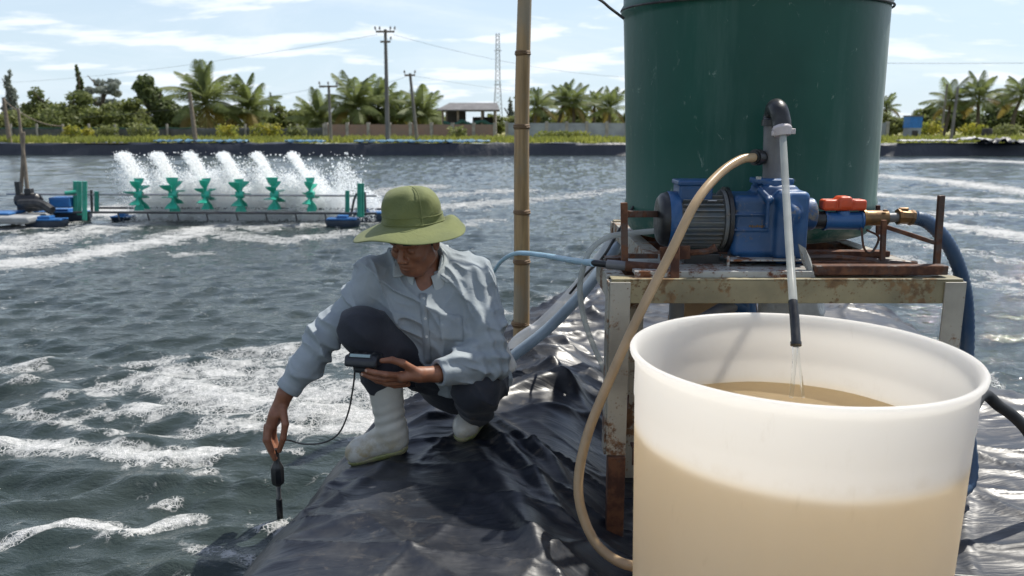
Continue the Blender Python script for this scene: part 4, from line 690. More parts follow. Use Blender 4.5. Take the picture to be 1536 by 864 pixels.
O = np.array([(1, 1, 1), (1, -1, -1), (-1, 1, -1), (-1, -1, 1)]) * 0.85; V = (C[:, None, :] + O[None] * S[:, None, None] * (0.7 + 0.6 * r.random((n, 4, 1))) * r.choice([-1, 1], (n, 1, 1))).reshape(-1, 3); T = np.array([(0, 1, 2), (0, 3, 1), (0, 2, 3), (1, 3, 2)])
F = (np.arange(n)[:, None, None] * 4 + T[None]).reshape(-1, 3); tag(mesh_obj('water_spray', np_mesh('water_spray', V, F, False), M['spray']), 'white water spray thrown up by the paddle wheels', 'spray', kind='stuff')
# ================================================================= STAND, TANK, PUMP, TUB
def Q(px, py, Y): return at(px, py, Y)
YF = 2.50; ZT = 1.02; XL, XR, YB = 0.315, 1.445, 4.12
gz = lambda x, y: bz(x, y) - 0.03
stand = thing('pump_stand', ((XL + XR) / 2, 3.3, gz(0.9, 3.3)), 'rusty cream painted steel stand carrying the green tank and pump', 'stand')
def angle_bar(a, b, w, h, t, side, name, mat):
    # L section: vertical web w/ horizontal flange
    a = np.array(a, float); b = np.array(b, float)
    m = MB(); m.box((a + b) / 2, (abs(b - a)[0] + (t if abs(b - a)[0] < 1e-6 else 0), abs(b - a)[1] + (t if abs(b - a)[1] < 1e-6 else 0), h)); f = (a + b) / 2 + np.array([0, 0, h / 2 + 0.0025])
    sz = [abs(b - a)[0], abs(b - a)[1], 0.005]; k = 0 if abs(b - a)[0] < 1e-6 else 1; sz[k] = w; f[k] += side * (w / 2 - t / 2); m.box(f, sz); return m.build(name, mat, stand, smooth=0, bevel=0.002)
angle_bar((XL + 0.003, YF, ZT - 0.045), (XR - 0.003, YF, ZT - 0.045), 0.062, 0.075, 0.007, 1, 'front_rail', M['olive']); angle_bar((0.523, YB, ZT - 0.045), (XR - 0.003, YB, ZT - 0.045), 0.062, 0.075, 0.007, -1, 'back_rail', M['olive'])
XI = 0.52; angle_bar((XL, YF + 0.07, ZT - 0.047), (XL, 2.90, ZT - 0.047), 0.062, 0.07, 0.007, 1, 'side_rail', M['cream']); angle_bar((XI, 2.93, ZT - 0.047), (XI, YB - 0.07, ZT - 0.047), 0.062, 0.07, 0.007, 1, 'side_rail', M['cream']); angle_bar((XL + 0.006, 2.905, ZT - 0.047), (XI + 0.1, 2.905, ZT - 0.047), 0.05, 0.07, 0.007, -1, 'side_rail', M['rust']); angle_bar((XR, YF + 0.07, ZT - 0.047), (XR, YB - 0.07, ZT - 0.047), 0.062, 0.07, 0.007, -1, 'side_rail', M['cream'])
for i, (x, y, s, q) in enumerate(((XL, YF, 1, 1), (XR, YF, -1, 1), (0.52, YB, 1, -1), (XR, YB, -1, -1), (0.44, 2.96, 1, -1))):
    g = gz(x, y); zt1 = ZT - 0.012; zb = 0.42 if i == 0 else g
    def leg(m, zb=zb): m.box((x + s * 0.0305, y - q * 0.009, (zb + zt1) / 2), (0.066, 0.007, zt1 - zb)); m.box((x - s * 0.005, y + q * 0.028, (zb + zt1) / 2), (0.007, 0.066, zt1 - zb))
    one(leg, 'leg', M['cream'], stand, smooth=0, bevel=0.002)
    if i == 0: one(lambda m: (m.box((x + 0.034, y + 0.005, (0.415 + g) / 2 - 0.03), (0.058, 0.05, 0.415 - g + 0.06)),), 'leg_foot', M['rust'], stand, smooth=0, bevel=0.003)
one(lambda m: (m.box(((XL + XR) / 2 + 0.03, YF + 0.02, 0.40), (XR - XL - 0.12, 0.006, 0.055)), m.box(((XL + XR) / 2 + 0.03, YF + 0.046, 0.43), (XR - XL - 0.12, 0.055, 0.006))), 'lower_brace', M['rust'], stand, smooth=0, bevel=0.002)
one(lambda m: (m.bar((XL + 0.03, YF + 0.06, 0.455), (0.45, 2.93, 0.455), 0.006, 0.05)), 'lower_brace', M['rust'], stand, smooth=0, bevel=0.002); one(lambda m: (m.box((XR - 0.01, (YF + YB) / 2, 0.455), (0.006, YB - YF - 0.2, 0.05))), 'lower_brace', M['rust'], stand, smooth=0, bevel=0.002)
for y in (2.80, 3.1, 3.35, 3.6, 3.85): xa_ = (XL if y < 2.9 else 0.53) + 0.01; one(lambda m: m.box(((xa_ + XR) / 2, y, ZT - 0.03), (XR - xa_ - 0.02, 0.05, 0.045)), 'cross_bar', M['rust'], stand, smooth=0, bevel=0.002)
for x0, x1, y in ((0.335, 0.62, 2.84), (0.86, 1.42, 2.98)): one(lambda m: m.box(((x0 + x1) / 2, y, ZT + 0.004), (x1 - x0, 0.05, 0.02)), 'slat', M['rust'], stand, smooth=0, bevel=0.002)
# sheet metal bed under the pump with turned-down lip, rail on the right
one(lambda m: (m.box((0.685, 2.68, ZT + 0.012), (0.58, 0.30, 0.012)), m.box((0.685, 2.528, ZT + 0.002), (0.58, 0.006, 0.03))), 'pump_bed', M['galv'], stand, smooth=0, bevel=0.002)
one(lambda m: (m.box((1.19, 2.545, ZT + 0.020), (0.43, 0.045, 0.030))), 'front_channel', M['rust'], stand, smooth=0, bevel=0.003); one(lambda m: m.box((1.17, 2.66, ZT + 0.016), (0.40, 0.022, 0.024)), 'rod', M['rust'], stand, smooth=0, bevel=0.003)
one(lambda m: m.tube([(0.97, 2.72, ZT + 0.03), (1.1, 2.7, ZT + 0.035), (1.36, 2.64, ZT + 0.02)], 0.010, 8), 'rod', M['rust'], stand)
for k in range(8): one(lambda m: m.box((1.0 + 0.05 * k + 0.02 * random.random(), 2.62 + 0.1 * random.random(), ZT + 0.012), (0.05, 0.03, 0.012), frame((random.uniform(-.2, .2), random.uniform(-.2, .2), 1), (random.uniform(-1, 1), 1, 0))), 'scrap_plate', M['rust'], stand, smooth=0)
# uprights
def rod(a, b, w, h, mat='rust', name='upright'): one(lambda m: m.bar(a, b, w, h), name, M[mat], stand, smooth=0, bevel=0.002)
rod(Q(937, 392, 2.62), Q(936, 304, 2.62), 0.018, 0.022); rod(Q(940, 321, 2.64), Q(990, 321, 2.72), 0.014, 0.022, name='guard_bar'); rod(Q(942, 384, 2.66), Q(985, 384, 2.72), 0.016, 0.016, name='guard_bar')
rod(Q(1404, 408, 2.60), Q(1412, 293, 2.60), 0.016, 0.020); rod(Q(1323, 396, 2.66), Q(1326, 330, 2.66), 0.016, 0.016); rod(Q(1328, 340, 2.66), Q(1405, 365, 2.60), 0.012, 0.014, name='guard_bar'); rod(Q(1317, 352, 2.95), Q(1317, 308, 2.95), 0.014, 0.014); rod(Q(1012, 418, 2.515), Q(1013, 366, 2.56), 0.028, 0.010, name='motor_bracket'); rod(Q(990, 381, 2.6), Q(1035, 378, 2.6), 0.012, 0.045, name='motor_bracket')
one(lambda m: m.add([Q(1198, 366, 2.56), Q(1208, 372, 2.56), Q(1216, 388, 2.56), Q(1224, 420, 2.52), Q(1219, 420, 2.52), Q(1203, 392, 2.56)] + [p + np.array([0, 0.007, 0]) for p in (Q(1198, 366, 2.56), Q(1208, 372, 2.56), Q(1216, 388, 2.56), Q(1224, 420, 2.52), Q(1219, 420, 2.52), Q(1203, 392, 2.56))], [(0, 1, 2, 3, 4, 5), (11, 10, 9, 8, 7, 6)] + [(i, i + 6, (i + 1) % 6 + 6, (i + 1) % 6) for i in range(6)]), 'bracket', M['galv'], stand, smooth=0)
one(lambda m: m.tube(spline([Q(1292, 338, 2.72), Q(1296, 372, 2.7), Q(1308, 378, 2.7), Q(1318, 356, 2.7), Q(1300, 345, 2.7)], 6), 0.004, 6), 'tie_wire', M['rust'], stand)
# ---------------------------------------------------------------- green tank
TC = np.array([1.036, 3.52]); TR = 0.54; ZB = ZT + 0.022
tank = thing('storage_tank', (TC[0], TC[1], ZB), 'large dark green cylindrical plastic tank standing on the rusty stand', 'tank')
LEAN = np.array(Matrix.Rotation(R_(-1.6), 3, 'Y')); Pf = [(0.0, 0), (0.47, 0), (0.505, 0.008), (0.523, 0.03), (0.529, 0.055), (0.531, 0.10), (0.537, 0.115), (0.537, 0.135), (0.532, 0.15), (0.533, 0.4), (0.537, 0.70), (0.540, 0.90), (0.541, 0.915), (0.551, 0.93), (0.551, 0.955), (0.541, 0.97), (0.540, 1.02), (0.515, 1.07), (0.40, 1.12), (0.23, 1.15), (0.0, 1.155)]
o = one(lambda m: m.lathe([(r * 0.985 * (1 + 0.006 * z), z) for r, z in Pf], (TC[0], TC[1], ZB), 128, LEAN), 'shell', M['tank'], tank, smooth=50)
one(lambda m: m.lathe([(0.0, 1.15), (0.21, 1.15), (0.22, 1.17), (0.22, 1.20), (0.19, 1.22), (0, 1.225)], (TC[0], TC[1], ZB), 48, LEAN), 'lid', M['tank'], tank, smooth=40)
rope = [LEAN @ np.array([0.545 * math.cos(a), 0.545 * math.sin(a), 0.93 + 0.028 * math.cos(a - 2.2)]) + [TC[0], TC[1], ZB] for a in np.linspace(0, 2 * math.pi, 73)]
ro = one(lambda m: m.tube(rope, 0.005, 6, False), 'tie_rope', M['blackr']); tag(ro, 'thin black rope tied round the green tank and running off it', 'rope'); one(lambda m: m.tube(spline([Q(936, 28, 3.42), Q(915, 12, 3.42), Q(895, -3, 3.42), Q(840, -28, 3.45)], 6), 0.006, 6), 'loose_end', M['blackr'], ro)
# ---------------------------------------------------------------- pump
YP = 2.74; pump = thing('water_pump', Q(1090, 390, YP), 'blue cast iron water pump with finned grey motor on the stand', 'pump')
AX = Q(1090, 329, YP)[2]; PX = lambda px: Q(px, 329, YP)[0]; RX = frame((1, 0, 0))
def lx(m, prof, n=40): m.lathe([(r, PX(px)) for px, r in prof], (0, YP, AX), n, np.array([[0, 0, 1], [1, 0, 0], [0, 1, 0]], float))
one(lambda m: lx(m, [(1012, 0.0), (1012, 0.083), (1084, 0.083), (1084, 0.0)]), 'motor_body', M['motor'], pump)
def fins(m):
    for k in range(30):
        a = 2 * math.pi * k / 30
        if 62 < math.degrees(a) % 360 < 118: continue
        m.box(((PX(1018) + PX(1076)) / 2, YP - 0.091 * math.cos(a + math.pi / 2), AX + 0.091 * math.sin(a + math.pi / 2)) if False else ((PX(1018) + PX(1076)) / 2, YP + 0.090 * math.cos(a), AX + 0.090 * math.sin(a)), (PX(1076) - PX(1018), 0.018, 0.0042), np.array([[1, 0, 0], [0, math.cos(a), -math.sin(a)], [0, math.sin(a), math.cos(a)]]))
one(fins, 'cooling_fins', M['motor'], pump, smooth=0)
one(lambda m: lx(m, [(984, 0.0), (984, 0.05), (986, 0.075), (991, 0.089), (998, 0.094), (1015, 0.095), (1016, 0.088)]), 'fan_cover', M['blackp'], pump, smooth=50); one(lambda m: lx(m, [(999, 0.0955), (1000, 0.097), (1014, 0.097), (1015, 0.0955)]), 'fan_cover_band', M['blue'], pump)
one(lambda m: lx(m, [(1078, 0.084), (1078, 0.100), (1083, 0.102), (1083, 0.084)]), 'end_bell', M['motor'], pump); one(lambda m: lx(m, [(1083.5, 0.06), (1083.5, 0.112), (1089, 0.112), (1089, 0.06)]), 'flange', M['blackp'], pump)
def tbox(p):
    c = (Q(1014, 288, YP) + Q(1064, 288, YP)) / 2; h = (Q(1064, 288, YP) - Q(1014, 288, YP))[0] / 2; d = rbox(p, c + [0, 0, -0.012], (h, 0.055, 0.04), 0.010); return np.minimum(d, rbox(p, c + [0, 0, 0.034], (h + 0.005, 0.060, 0.009), 0.006))
c = Q(1040, 288, YP); surf_obj('terminal_box', tbox, c - [0.1, 0.09, 0.08], c + [0.1, 0.09, 0.07], 0.003, M['blue'], pump, 1); one(lambda m: m.box(Q(1068, 302, YP - 0.083), (0.03, 0.003, 0.014), frame((0, -1, 0.5))), 'rating_plate', M['steel'], pump, smooth=0)
def volute(p):
    b = lambda x0, x1, y0, y1, hy, rad, dy=0.0: rbox(p, (Q((x0 + x1) / 2, (y0 + y1) / 2, YP) + [0, dy, 0]), (((x1 - x0) / 2) * 0.00231, hy, ((y1 - y0) / 2) * 0.00231), rad)
    d = b(1089, 1157, 290, 380, 0.095, 0.022); d = smin(d, b(1148, 1196, 284, 384, 0.105, 0.020, -0.01), 0.012); d = smin(d, b(1134, 1186, 276, 300, 0.075, 0.015), 0.018)
    d = smin(d, cylx(p, Q(1190, 321, YP), Q(1220, 321, YP), 0.056, 0.010), 0.008); d = smin(d, cylx(p, Q(1189, 321, YP), Q(1199, 321, YP), 0.075, 0.01), 0.006)
    d = smin(d, cylx(p, Q(1157, 278, YP), Q(1157, 268, YP), 0.062, 0.005), 0.006); d = np.minimum(d, rbox(p, Q(1157, 271, YP), (0.062, 0.05, 0.010), 0.005))
    d = smin(d, b(1100, 1150, 372, 388, 0.085, 0.008), 0.008); d = smin(d, b(1150, 1192, 374, 389, 0.10, 0.008), 0.008)
    d = smin(d, rc(p, Q(1092, 322, YP - 0.096), Q(1150, 322, YP - 0.096), 0.004, 0.004), 0.006); d = smin(d, rc(p, Q(1097, 345, YP - 0.096), Q(1150, 345, YP - 0.096), 0.004, 0.004), 0.006)
    d = smin(d, rc(p, Q(1140, 285, YP - 0.08), Q(1154, 300, YP - 0.105), 0.010, 0.012), 0.014); d = smin(d, rc(p, Q(1152, 300, YP - 0.115), Q(1150, 340, YP - 0.11), 0.006, 0.007), 0.01)
    d = smin(d, rc(p, Q(1172, 296, YP - 0.1), Q(1190, 320, YP - 0.118), 0.015, 0.02), 0.02); d = smin(d, rc(p, Q(1190, 320, YP - 0.118), Q(1182, 360, YP - 0.105), 0.02, 0.012), 0.02)
    return d - 0.0018 * (fbm(p * 30, 2) - 0.5)
c = Q(1150, 330, YP); surf_obj('pump_casing', volute, c - [0.20, 0.17, 0.17], c + [0.20, 0.15, 0.18], 0.0032, M['blue'], pump, 1)
for px, py in ((1138, 268), (1176, 268), (1106, 384), (1166, 386), (1180, 386)): one(lambda m: m.lathe([(0, -0.002), (0.009, -0.002), (0.009, 0.007), (0, 0.007)], Q(px, py, YP - 0.075), 6), 'bolt', M['steel'], pump)
def badge(m):      # raised worn maker's plate lettering block, unreadable in the photograph
    for k in range(7): m.box(Q(1125 + 3.6 * k, 339.5 + (k % 3 - 1) * 0.4, YP - 0.0965), (0.0055, 0.003, 0.006 + 0.002 * (k % 2)))
one(badge, 'maker_mark', M['brass'], pump, smooth=0)
one(lambda m: (m.box(Q(1142, 386.5, 2.66) , (0.245, 0.12, 0.006)), m.box(Q(1092, 394, 2.605), (0.008, 0.012, 0.045)), m.box(Q(1190, 394, 2.605), (0.008, 0.012, 0.045)), m.box(Q(1092, 394, 2.8), (0.008, 0.012, 0.045)), m.box(Q(1190, 394, 2.8), (0.008, 0.012, 0.045))), 'mounting_plate', M['galv'], pump, smooth=0, bevel=0.002)
one(lambda m: (m.box(Q(1045, 386, YP), (0.12, 0.16, 0.05))), 'motor_foot', M['blackp'], pump, smooth=0, bevel=0.004); one(lambda m: m.tube([Q(1035, 379, 2.62), Q(1062, 377, 2.60), Q(1074, 371, 2.59)], [0.010, 0.010, 0.014], 8), 'clamp_bolt', M['rust'], pump)
# discharge: grey riser, black elbow, union
A = Q(1158, 268, YP); B = Q(1160, 187, YP); one(lambda m: m.tube([A, B], [0.0315, 0.0315], 28), 'riser_pipe', M['pvc'], pump); el = spline([B, Q(1160, 172, YP), Q(1163, 162, YP - 0.03), Q(1168, 166, YP - 0.07), Q(1172, 182, YP - 0.085), Q(1172.5, 190, YP - 0.09)], 5)
one(lambda m: (m.tube(el, [0.036, 0.036, 0.036, 0.034, 0.033] + [0.030] * (len(el) - 5), 24), m.lathe([(0.031, 0), (0.039, 0), (0.039, 0.02), (0.031, 0.022)], B - [0, 0, 0.004], 28)), 'elbow', M['blackp'], pump)
one(lambda m: (m.tube([Q(1146, 236, YP), Q(1130, 236, YP - 0.03)], [0.022, 0.022], 20), m.tube([Q(1139, 236, YP - 0.012), Q(1132, 236, YP - 0.026)], 0.027, 20)), 'hose_union', M['blackp'], pump)
# valve and suction line
one(lambda m: m.tube([Q(1218, 330, YP), Q(1237, 330, YP)], 0.030, 24), 'nipple', M['blackp'], pump)
vy = YP; val = one(lambda m: (m.tube([Q(1235, 331, vy), Q(1238, 331, vy), Q(1240, 331, vy), Q(1288, 331, vy), Q(1289, 331, vy), Q(1292, 331, vy)], [0.034, 0.034, 0.031, 0.031, 0.034, 0.034], 28), m.tube([Q(1264, 331, vy), Q(1264, 316, vy)], [0.031, 0.022], 20)), 'ball_valve', M['blue'], pump)
def handle(p):
    c = Q(1264, 307, vy); h = 0.075; d = rbox(p, c, (h, 0.026, 0.019), 0.010); d = smin(d, rbox(p, c + [0, 0, 0.008], (0.024, 0.030, 0.022), 0.012), 0.008)
    for s in (-1, 1): d = smax(d, -rbox(p, c + [s * 0.047, 0, 0.019], (0.018, 0.012, 0.008), 0.004), 0.004); d = smax(d, -rc(p, c + [s * 0.028, -0.026, 0.02], c + [s * 0.028, -0.026, -0.02], 0.004, 0.004), 0.003)
    return d
c = Q(1264, 307, vy); surf_obj('valve_handle', handle, c - [0.1, 0.05, 0.04], c + [0.1, 0.05, 0.05], 0.0025, M['orange'], val, 1)
one(lambda m: (m.tube([Q(1292, 327, vy), Q(1330, 327, vy)], 0.0265, 24), m.tube([Q(1293, 327, vy), Q(1297, 327, vy)], 0.030, 24), m.box(Q(1328, 316, vy - 0.02), (0.012, 0.012, 0.006))), 'brass_sleeve', M['brass'], pump); one(lambda m: m.tube([Q(1328, 327, vy), Q(1350, 326, vy)], 0.0165, 20), 'nipple', M['pvc'], pump)
one(lambda m: (m.tube([Q(1346, 325, vy), Q(1349, 325, vy), Q(1350, 325, vy), Q(1364, 326, vy), Q(1365, 326, vy), Q(1369, 327, vy)], [0.028, 0.028, 0.024, 0.024, 0.027, 0.027], 8), m.tube([Q(1349, 314, vy), Q(1362, 314, vy)], 0.006, 8)), 'hose_coupling', M['brass'], pump)
hp = spline([Q(1366, 326, vy), Q(1390, 332, vy - 0.005), Q(1418, 360, vy - 0.01), Q(1438, 400, vy), Q(1449, 450, vy + 0.02), Q(1451, 515, vy + 0.04), Q(1447, 600, vy + 0.02), Q(1455, 720, vy - 0.05), (1.50, 2.62, gz(1.50, 2.62) + 0.12), (1.36, 2.75, gz(1.36, 2.75) + 0.05), (1.1, 3.1, gz(1.1, 3.1) + 0.05)], 14)
rr = [0.0235 + 0.0014 * (1 if k % 2 else -1) for k in range(len(hp))]; tag(one(lambda m: m.tube(hp, rr, 20), 'suction_hose', M['bluehose'], smooth=70), 'thick blue grey ribbed hose curving down from the brass coupling', 'hose')
# hoses --------------------------------------------------------------
th = spline([Q(1133, 236, YP - 0.028), Q(1110, 240, 2.68), Q(1078, 262, 2.60), Q(1043, 305, 2.50), Q(1003, 385, 2.43), Q(955, 480, 2.38), Q(912, 575, 2.33), Q(882, 650, 2.28), Q(868, 715, 2.25), Q(872, 765, 2.22), Q(892, 812, 2.18), Q(920, 838, 2.14), Q(955, 850, 2.10), Q(1010, 850, 2.16)], 8)
tag(one(lambda m: m.tube(th, 0.0150, 20), 'tan_hose', M['tanhose']), 'yellowed tan hose looping from the pump riser to the ground', 'hose')
clp = Q(1173, 196, YP - 0.09); nz = thing('filling_hose', clp, 'clear hose with a white clamp and black tip hanging into the white tub', 'hose')
one(lambda m: (m.tube([Q(1172.5, 189, YP - 0.09), Q(1173, 193, YP - 0.095), Q(1174, 204, YP - 0.10)], [0.027, 0.032, 0.026], 20), m.box(Q(1186, 197, YP - 0.10), (0.03, 0.012, 0.018)), m.box(Q(1162, 200, YP - 0.10), (0.02, 0.012, 0.015))), 'clamp', simple('white_clamp', (0.55, 0.50, 0.50), 0.4), nz, bevel=0.002)
cl = spline([Q(1174, 200, YP - 0.10), Q(1178, 270, 2.50), Q(1184, 370, 2.28), Q(1189, 440, 2.12), Q(1191, 470, 2.07)], 8); one(lambda m: m.tube(cl, 0.0115, 16), 'tube', M['clearhose'], nz); one(lambda m: m.tube([Q(1189.5, 452, 2.098), Q(1192, 480, 2.055), Q(1194, 512, 2.02), Q(1194, 513, 2.02), Q(1194, 518, 2.015)], [0.0125, 0.0125, 0.0125, 0.0145, 0.0145], 16), 'tip', M['blackp'], nz)
tag(one(lambda m: (m.tube(spline([Q(1193.5, 516, 2.016), Q(1192, 540, 2.005), Q(1189, 575, 2.0), Q(1187, 596, 1.995)], 5), [0.008, 0.007, 0.0065, 0.006, 0.006, 0.0055, 0.0055, 0.005, 0.005, 0.005, 0.005, 0.005, 0.005, 0.005, 0.005, 0.005], 10), m.tube(spline([Q(1196, 516, 2.016), Q(1199, 545, 2.005), Q(1203, 578, 2.0), Q(1205, 596, 1.995)], 5), 0.0038, 8)), 'water_stream', M['stream']), 'thin stream of water falling from the black tip into the tub', 'water')
def hose(pts, r, mat, name, label, n=8): return tag(one(lambda m: m.tube(spline(pts, n), r, 16), name, M[mat]), label, 'hose')
pl = thing('supply_pipe', Q(935, 398, 2.62), 'pale blue pipe with black nipple running from the stand past the bamboo pole', 'pipe')
one(lambda m: m.tube(spline([Q(890, 394.5, 2.66), Q(860, 391, 3.1), Q(815, 383, 3.8), Q(783, 379.5, 4.16), Q(768, 382, 4.5), Q(757, 388, 4.9), Q(747, 398, 5.6), Q(738, 415, 6.4), onz(730, 440, -0.05)], 6), 0.0125, 14), 'blue_pipe', M['ltblue'], pl); one(lambda m: m.tube([Q(888, 394, 2.67), Q(914, 397, 2.63)], 0.0115, 14), 'nipple', M['blackp'], pl); one(lambda m: m.tube([Q(911, 396.5, 2.63), Q(941, 399, 2.60)], 0.016, 16), 'coupling', M['pvc'], pl); one(lambda m: m.tube([Q(938, 399, 2.60), Q(1000, 404, 2.57)], 0.018, 16), 'steel_pipe', M['rust'], pl)
g0 = onz(772, 530, 0.30)
hose([Q(1010, 300, 4.25), Q(965, 345, 4.15), Q(925, 372, 3.9), Q(880, 432, 3.75), Q(825, 490, 3.72), Q(775, 530, 3.70), Q(735, 560, 3.7), (-0.35, 3.8, 0.1), (-0.7, 4.2, -0.12)], 0.027, 'greyhose', 'drain_hose', 'thick milky blue hose slanting from behind the tank to the liner')
hose([Q(1000, 290, 4.30), Q(950, 335, 4.2), Q(915, 370, 4.05), Q(868, 430, 4.0), Q(815, 485, 4.05), Q(770, 520, 4.1), (-0.1, 4.3, 0.02), (-0.5, 4.7, -0.15)], 0.034, 'film', 'film_sleeve', 'clear plastic sleeve lying alongside the thick milky blue hose')
hose([Q(1000, 345, 2.95), Q(945, 350, 2.9), Q(912, 356, 2.86), Q(886, 375, 2.84), Q(874, 405, 2.84), Q(870, 440, 2.85), Q(878, 485, 2.86), Q(893, 525, 2.86), Q(908, 560, 2.86), Q(925, 620, 2.85), (0.42, 2.9, 0.12)], 0.0105, 'clearhose', 'air_hose', 'clear thin hose looping over the corner of the stand')
hose([Q(950, 310, 3.4), Q(926, 350, 3.3), Q(905, 385, 3.25), Q(880, 410, 3.5), Q(855, 440, 3.7)], 0.006, 'blackr', 'power_cable', 'thin black cable hanging beside the tank')
hose([(1.30, 2.2, 0.5), Q(1468, 596, 2.55), Q(1500, 610, 2.6), Q(1536, 640, 2.62), Q(1600, 720, 2.6), (2.3, 2.6, 0.15), (2.9, 3.1, -0.1)], 0.020, 'blackr', 'black_hose', 'thick black hose arching out from behind the white tub')
gx = lambda x, y: (x, y, bz(x, y) + 0.014)
hose([gx(0.95, 2.33), gx(1.25, 2.22), gx(1.45, 2.19), gx(1.7, 2.13), gx(2.0, 2.12), gx(2.4, 2.2)], 0.013, 'blackr', 'ground_hose', 'thin black hose lying on the liner beside the white tub')
hose([gx(1.1, 1.80), gx(1.3, 1.86), gx(1.5, 1.88), gx(1.8, 1.86), gx(2.2, 1.8)], 0.011, 'blackr', 'ground_hose', 'second black hose on the liner at the base of the white tub')
# things stored under the stand -----------------------------------------
def gobj(x, y): return bz(x, y) - 0.02
x, y = Q(1186, 460, 3.35)[:2]; g = gobj(x, y)
def sack(p): d = rc(p, (x, y, g + 0.13), (x, y, 0.72), 0.135, 0.13) ; d = smax(d, p[:, 2] - 0.84, 0.05); d = smax(d, g - p[:, 2], 0.03); return d - 0.012 * ridge(p * [9, 9, 16]) ** 2
tag(surf_obj('wrapped_drum', sack, (x - 0.19, y - 0.19, g - 0.05), (x + 0.19, y + 0.19, 0.95), 0.008, M['sack']), 'white plastic wrapped drum stored under the stand', 'drum')
x2, y2 = Q(1055, 460, 3.55)[:2]; g2 = gobj(x2, y2); cb = thing('carton_stack', (x2, y2, g2), 'brown cardboard cartons stacked under the stand', 'carton')
for k in range(3): hgt = (0.86 - g2) / 3; one(lambda m: m.box((x2 + 0.01 * (k - 1), y2, g2 + hgt * (k + 0.5)), (0.26, 0.3, hgt - 0.004)), 'carton', M['carton'], cb, smooth=0, bevel=0.004)
x3, y3 = Q(1015, 460, 3.0)[:2]; tag(one(lambda m: m.tube([(x3, y3, gobj(x3, y3)), (x3, y3, ZT - 0.06)], 0.029, 20), 'outlet_pipe', M['pvc']), 'vertical grey pipe hanging under the stand', 'pipe')
pv = thing('drain_valve', Q(1105, 455, 3.1), 'blue drain valve with a slanting grey pipe below the tank', 'valve'); one(lambda m: m.tube([Q(1112, 455, 3.1), Q(1085, 462, 3.08), Q(1045, 485, 3.05), Q(990, 530, 3.0)], 0.026, 18), 'pipe', M['pvc'], pv); one(lambda m: (m.tube([Q(1122, 470, 3.1), Q(1118, 440, 3.1)], 0.034, 18), m.tube([Q(1118, 462, 3.1), Q(1098, 452, 3.1)], 0.034, 18), m.box(Q(1105, 446, 3.05), (0.12, 0.03, 0.02))), 'valve_body', M['blue'], pv, bevel=0.004); one(lambda m: m.tube([Q(1128, 470, 3.12), Q(1124, 440, 3.12)], 0.022, 16), 'rusty_nipple', M['rust'], pv)
# ---------------------------------------------------------------- white tub
BC = np.array([0.690, 1.852]); BR = 0.40; ZR = 0.966; bg_ = min(gobj(BC[0], BC[1]), 0.09)
tub = thing('white_tub', (BC[0], BC[1], bg_), 'large white translucent plastic tub half full of murky brown water', 'tub')
H = ZR - bg_; tp = lambda z: 0.972 - 0.045 * (1 - z / H)
outp = [(0.0, 0.0), (BR * 0.88, 0.0), (BR * 0.915, 0.012), (BR * tp(0.04), 0.04)] + [(BR * tp(H * k / 12), H * k / 12) for k in range(1, 11)] + [(BR * tp(H - 0.125), H - 0.128), (BR * tp(H - 0.125) + 0.002, H - 0.122), (BR * tp(H - 0.06), H - 0.06), (BR * 0.972, H - 0.032), (BR * 0.985, H - 0.022), (BR * 1.0, H - 0.014), (BR * 1.004, H - 0.006), (BR * 0.998, H - 0.001), (BR * 0.985, H + 0.001), (BR * 0.968, H - 0.003), (BR * 0.955, H - 0.012), (BR * 0.948, H - 0.03)]
inp = [(BR * tp(H * k / 12) - 0.009, H * k / 12) for k in range(10, 0, -1)] + [(BR * 0.90, 0.02), (BR * 0.87, 0.01), (0, 0.01)]
one(lambda m: m.lathe(outp + [(BR * 0.946, H - 0.06)] + inp, (BC[0], BC[1], bg_), 128), 'wall', M['tub'], tub, smooth=60)
ZW = 0.764; rw = BR * tp(ZW - bg_) - 0.0105
def liq(m):
    N = 64; V = [(BC[0], BC[1], ZW)]
    for r_ in np.linspace(0.08, 1, 14):
        for k in range(N): a = 2 * math.pi * k / N; x_, y_ = BC[0] + rw * r_ * math.cos(a), BC[1] + rw * r_ * math.sin(a); dd = math.hypot(x_ - Q(1196, 590, 2.0)[0], y_ - 2.0); V.append((x_, y_, ZW + 0.004 * math.sin(dd * 90) * math.exp(-dd * 7)))
    F = [(0, 1 + k, 1 + (k + 1) % N) for k in range(N)] + [(1 + i * N + k, 1 + (i + 1) * N + k, 1 + (i + 1) * N + (k + 1) % N, 1 + i * N + (k + 1) % N) for i in range(13) for k in range(N)]
    b = len(V); V += [(BC[0] + (BR * 0.905 - 0.02) * math.cos(2 * math.pi * k / N), BC[1] + (BR * 0.905 - 0.02) * math.sin(2 * math.pi * k / N), bg_ + 0.03) for k in range(N)]; l = 1 + 13 * N
    F += [(l + k, b + k, b + (k + 1) % N, l + (k + 1) % N) for k in range(N)] + [tuple(b + k for k in range(N))[::-1]]; m.add(V, F)
tag(one(liq, 'murky_water', M['murk'], smooth=50), 'murky brown water standing inside the white tub', 'water')
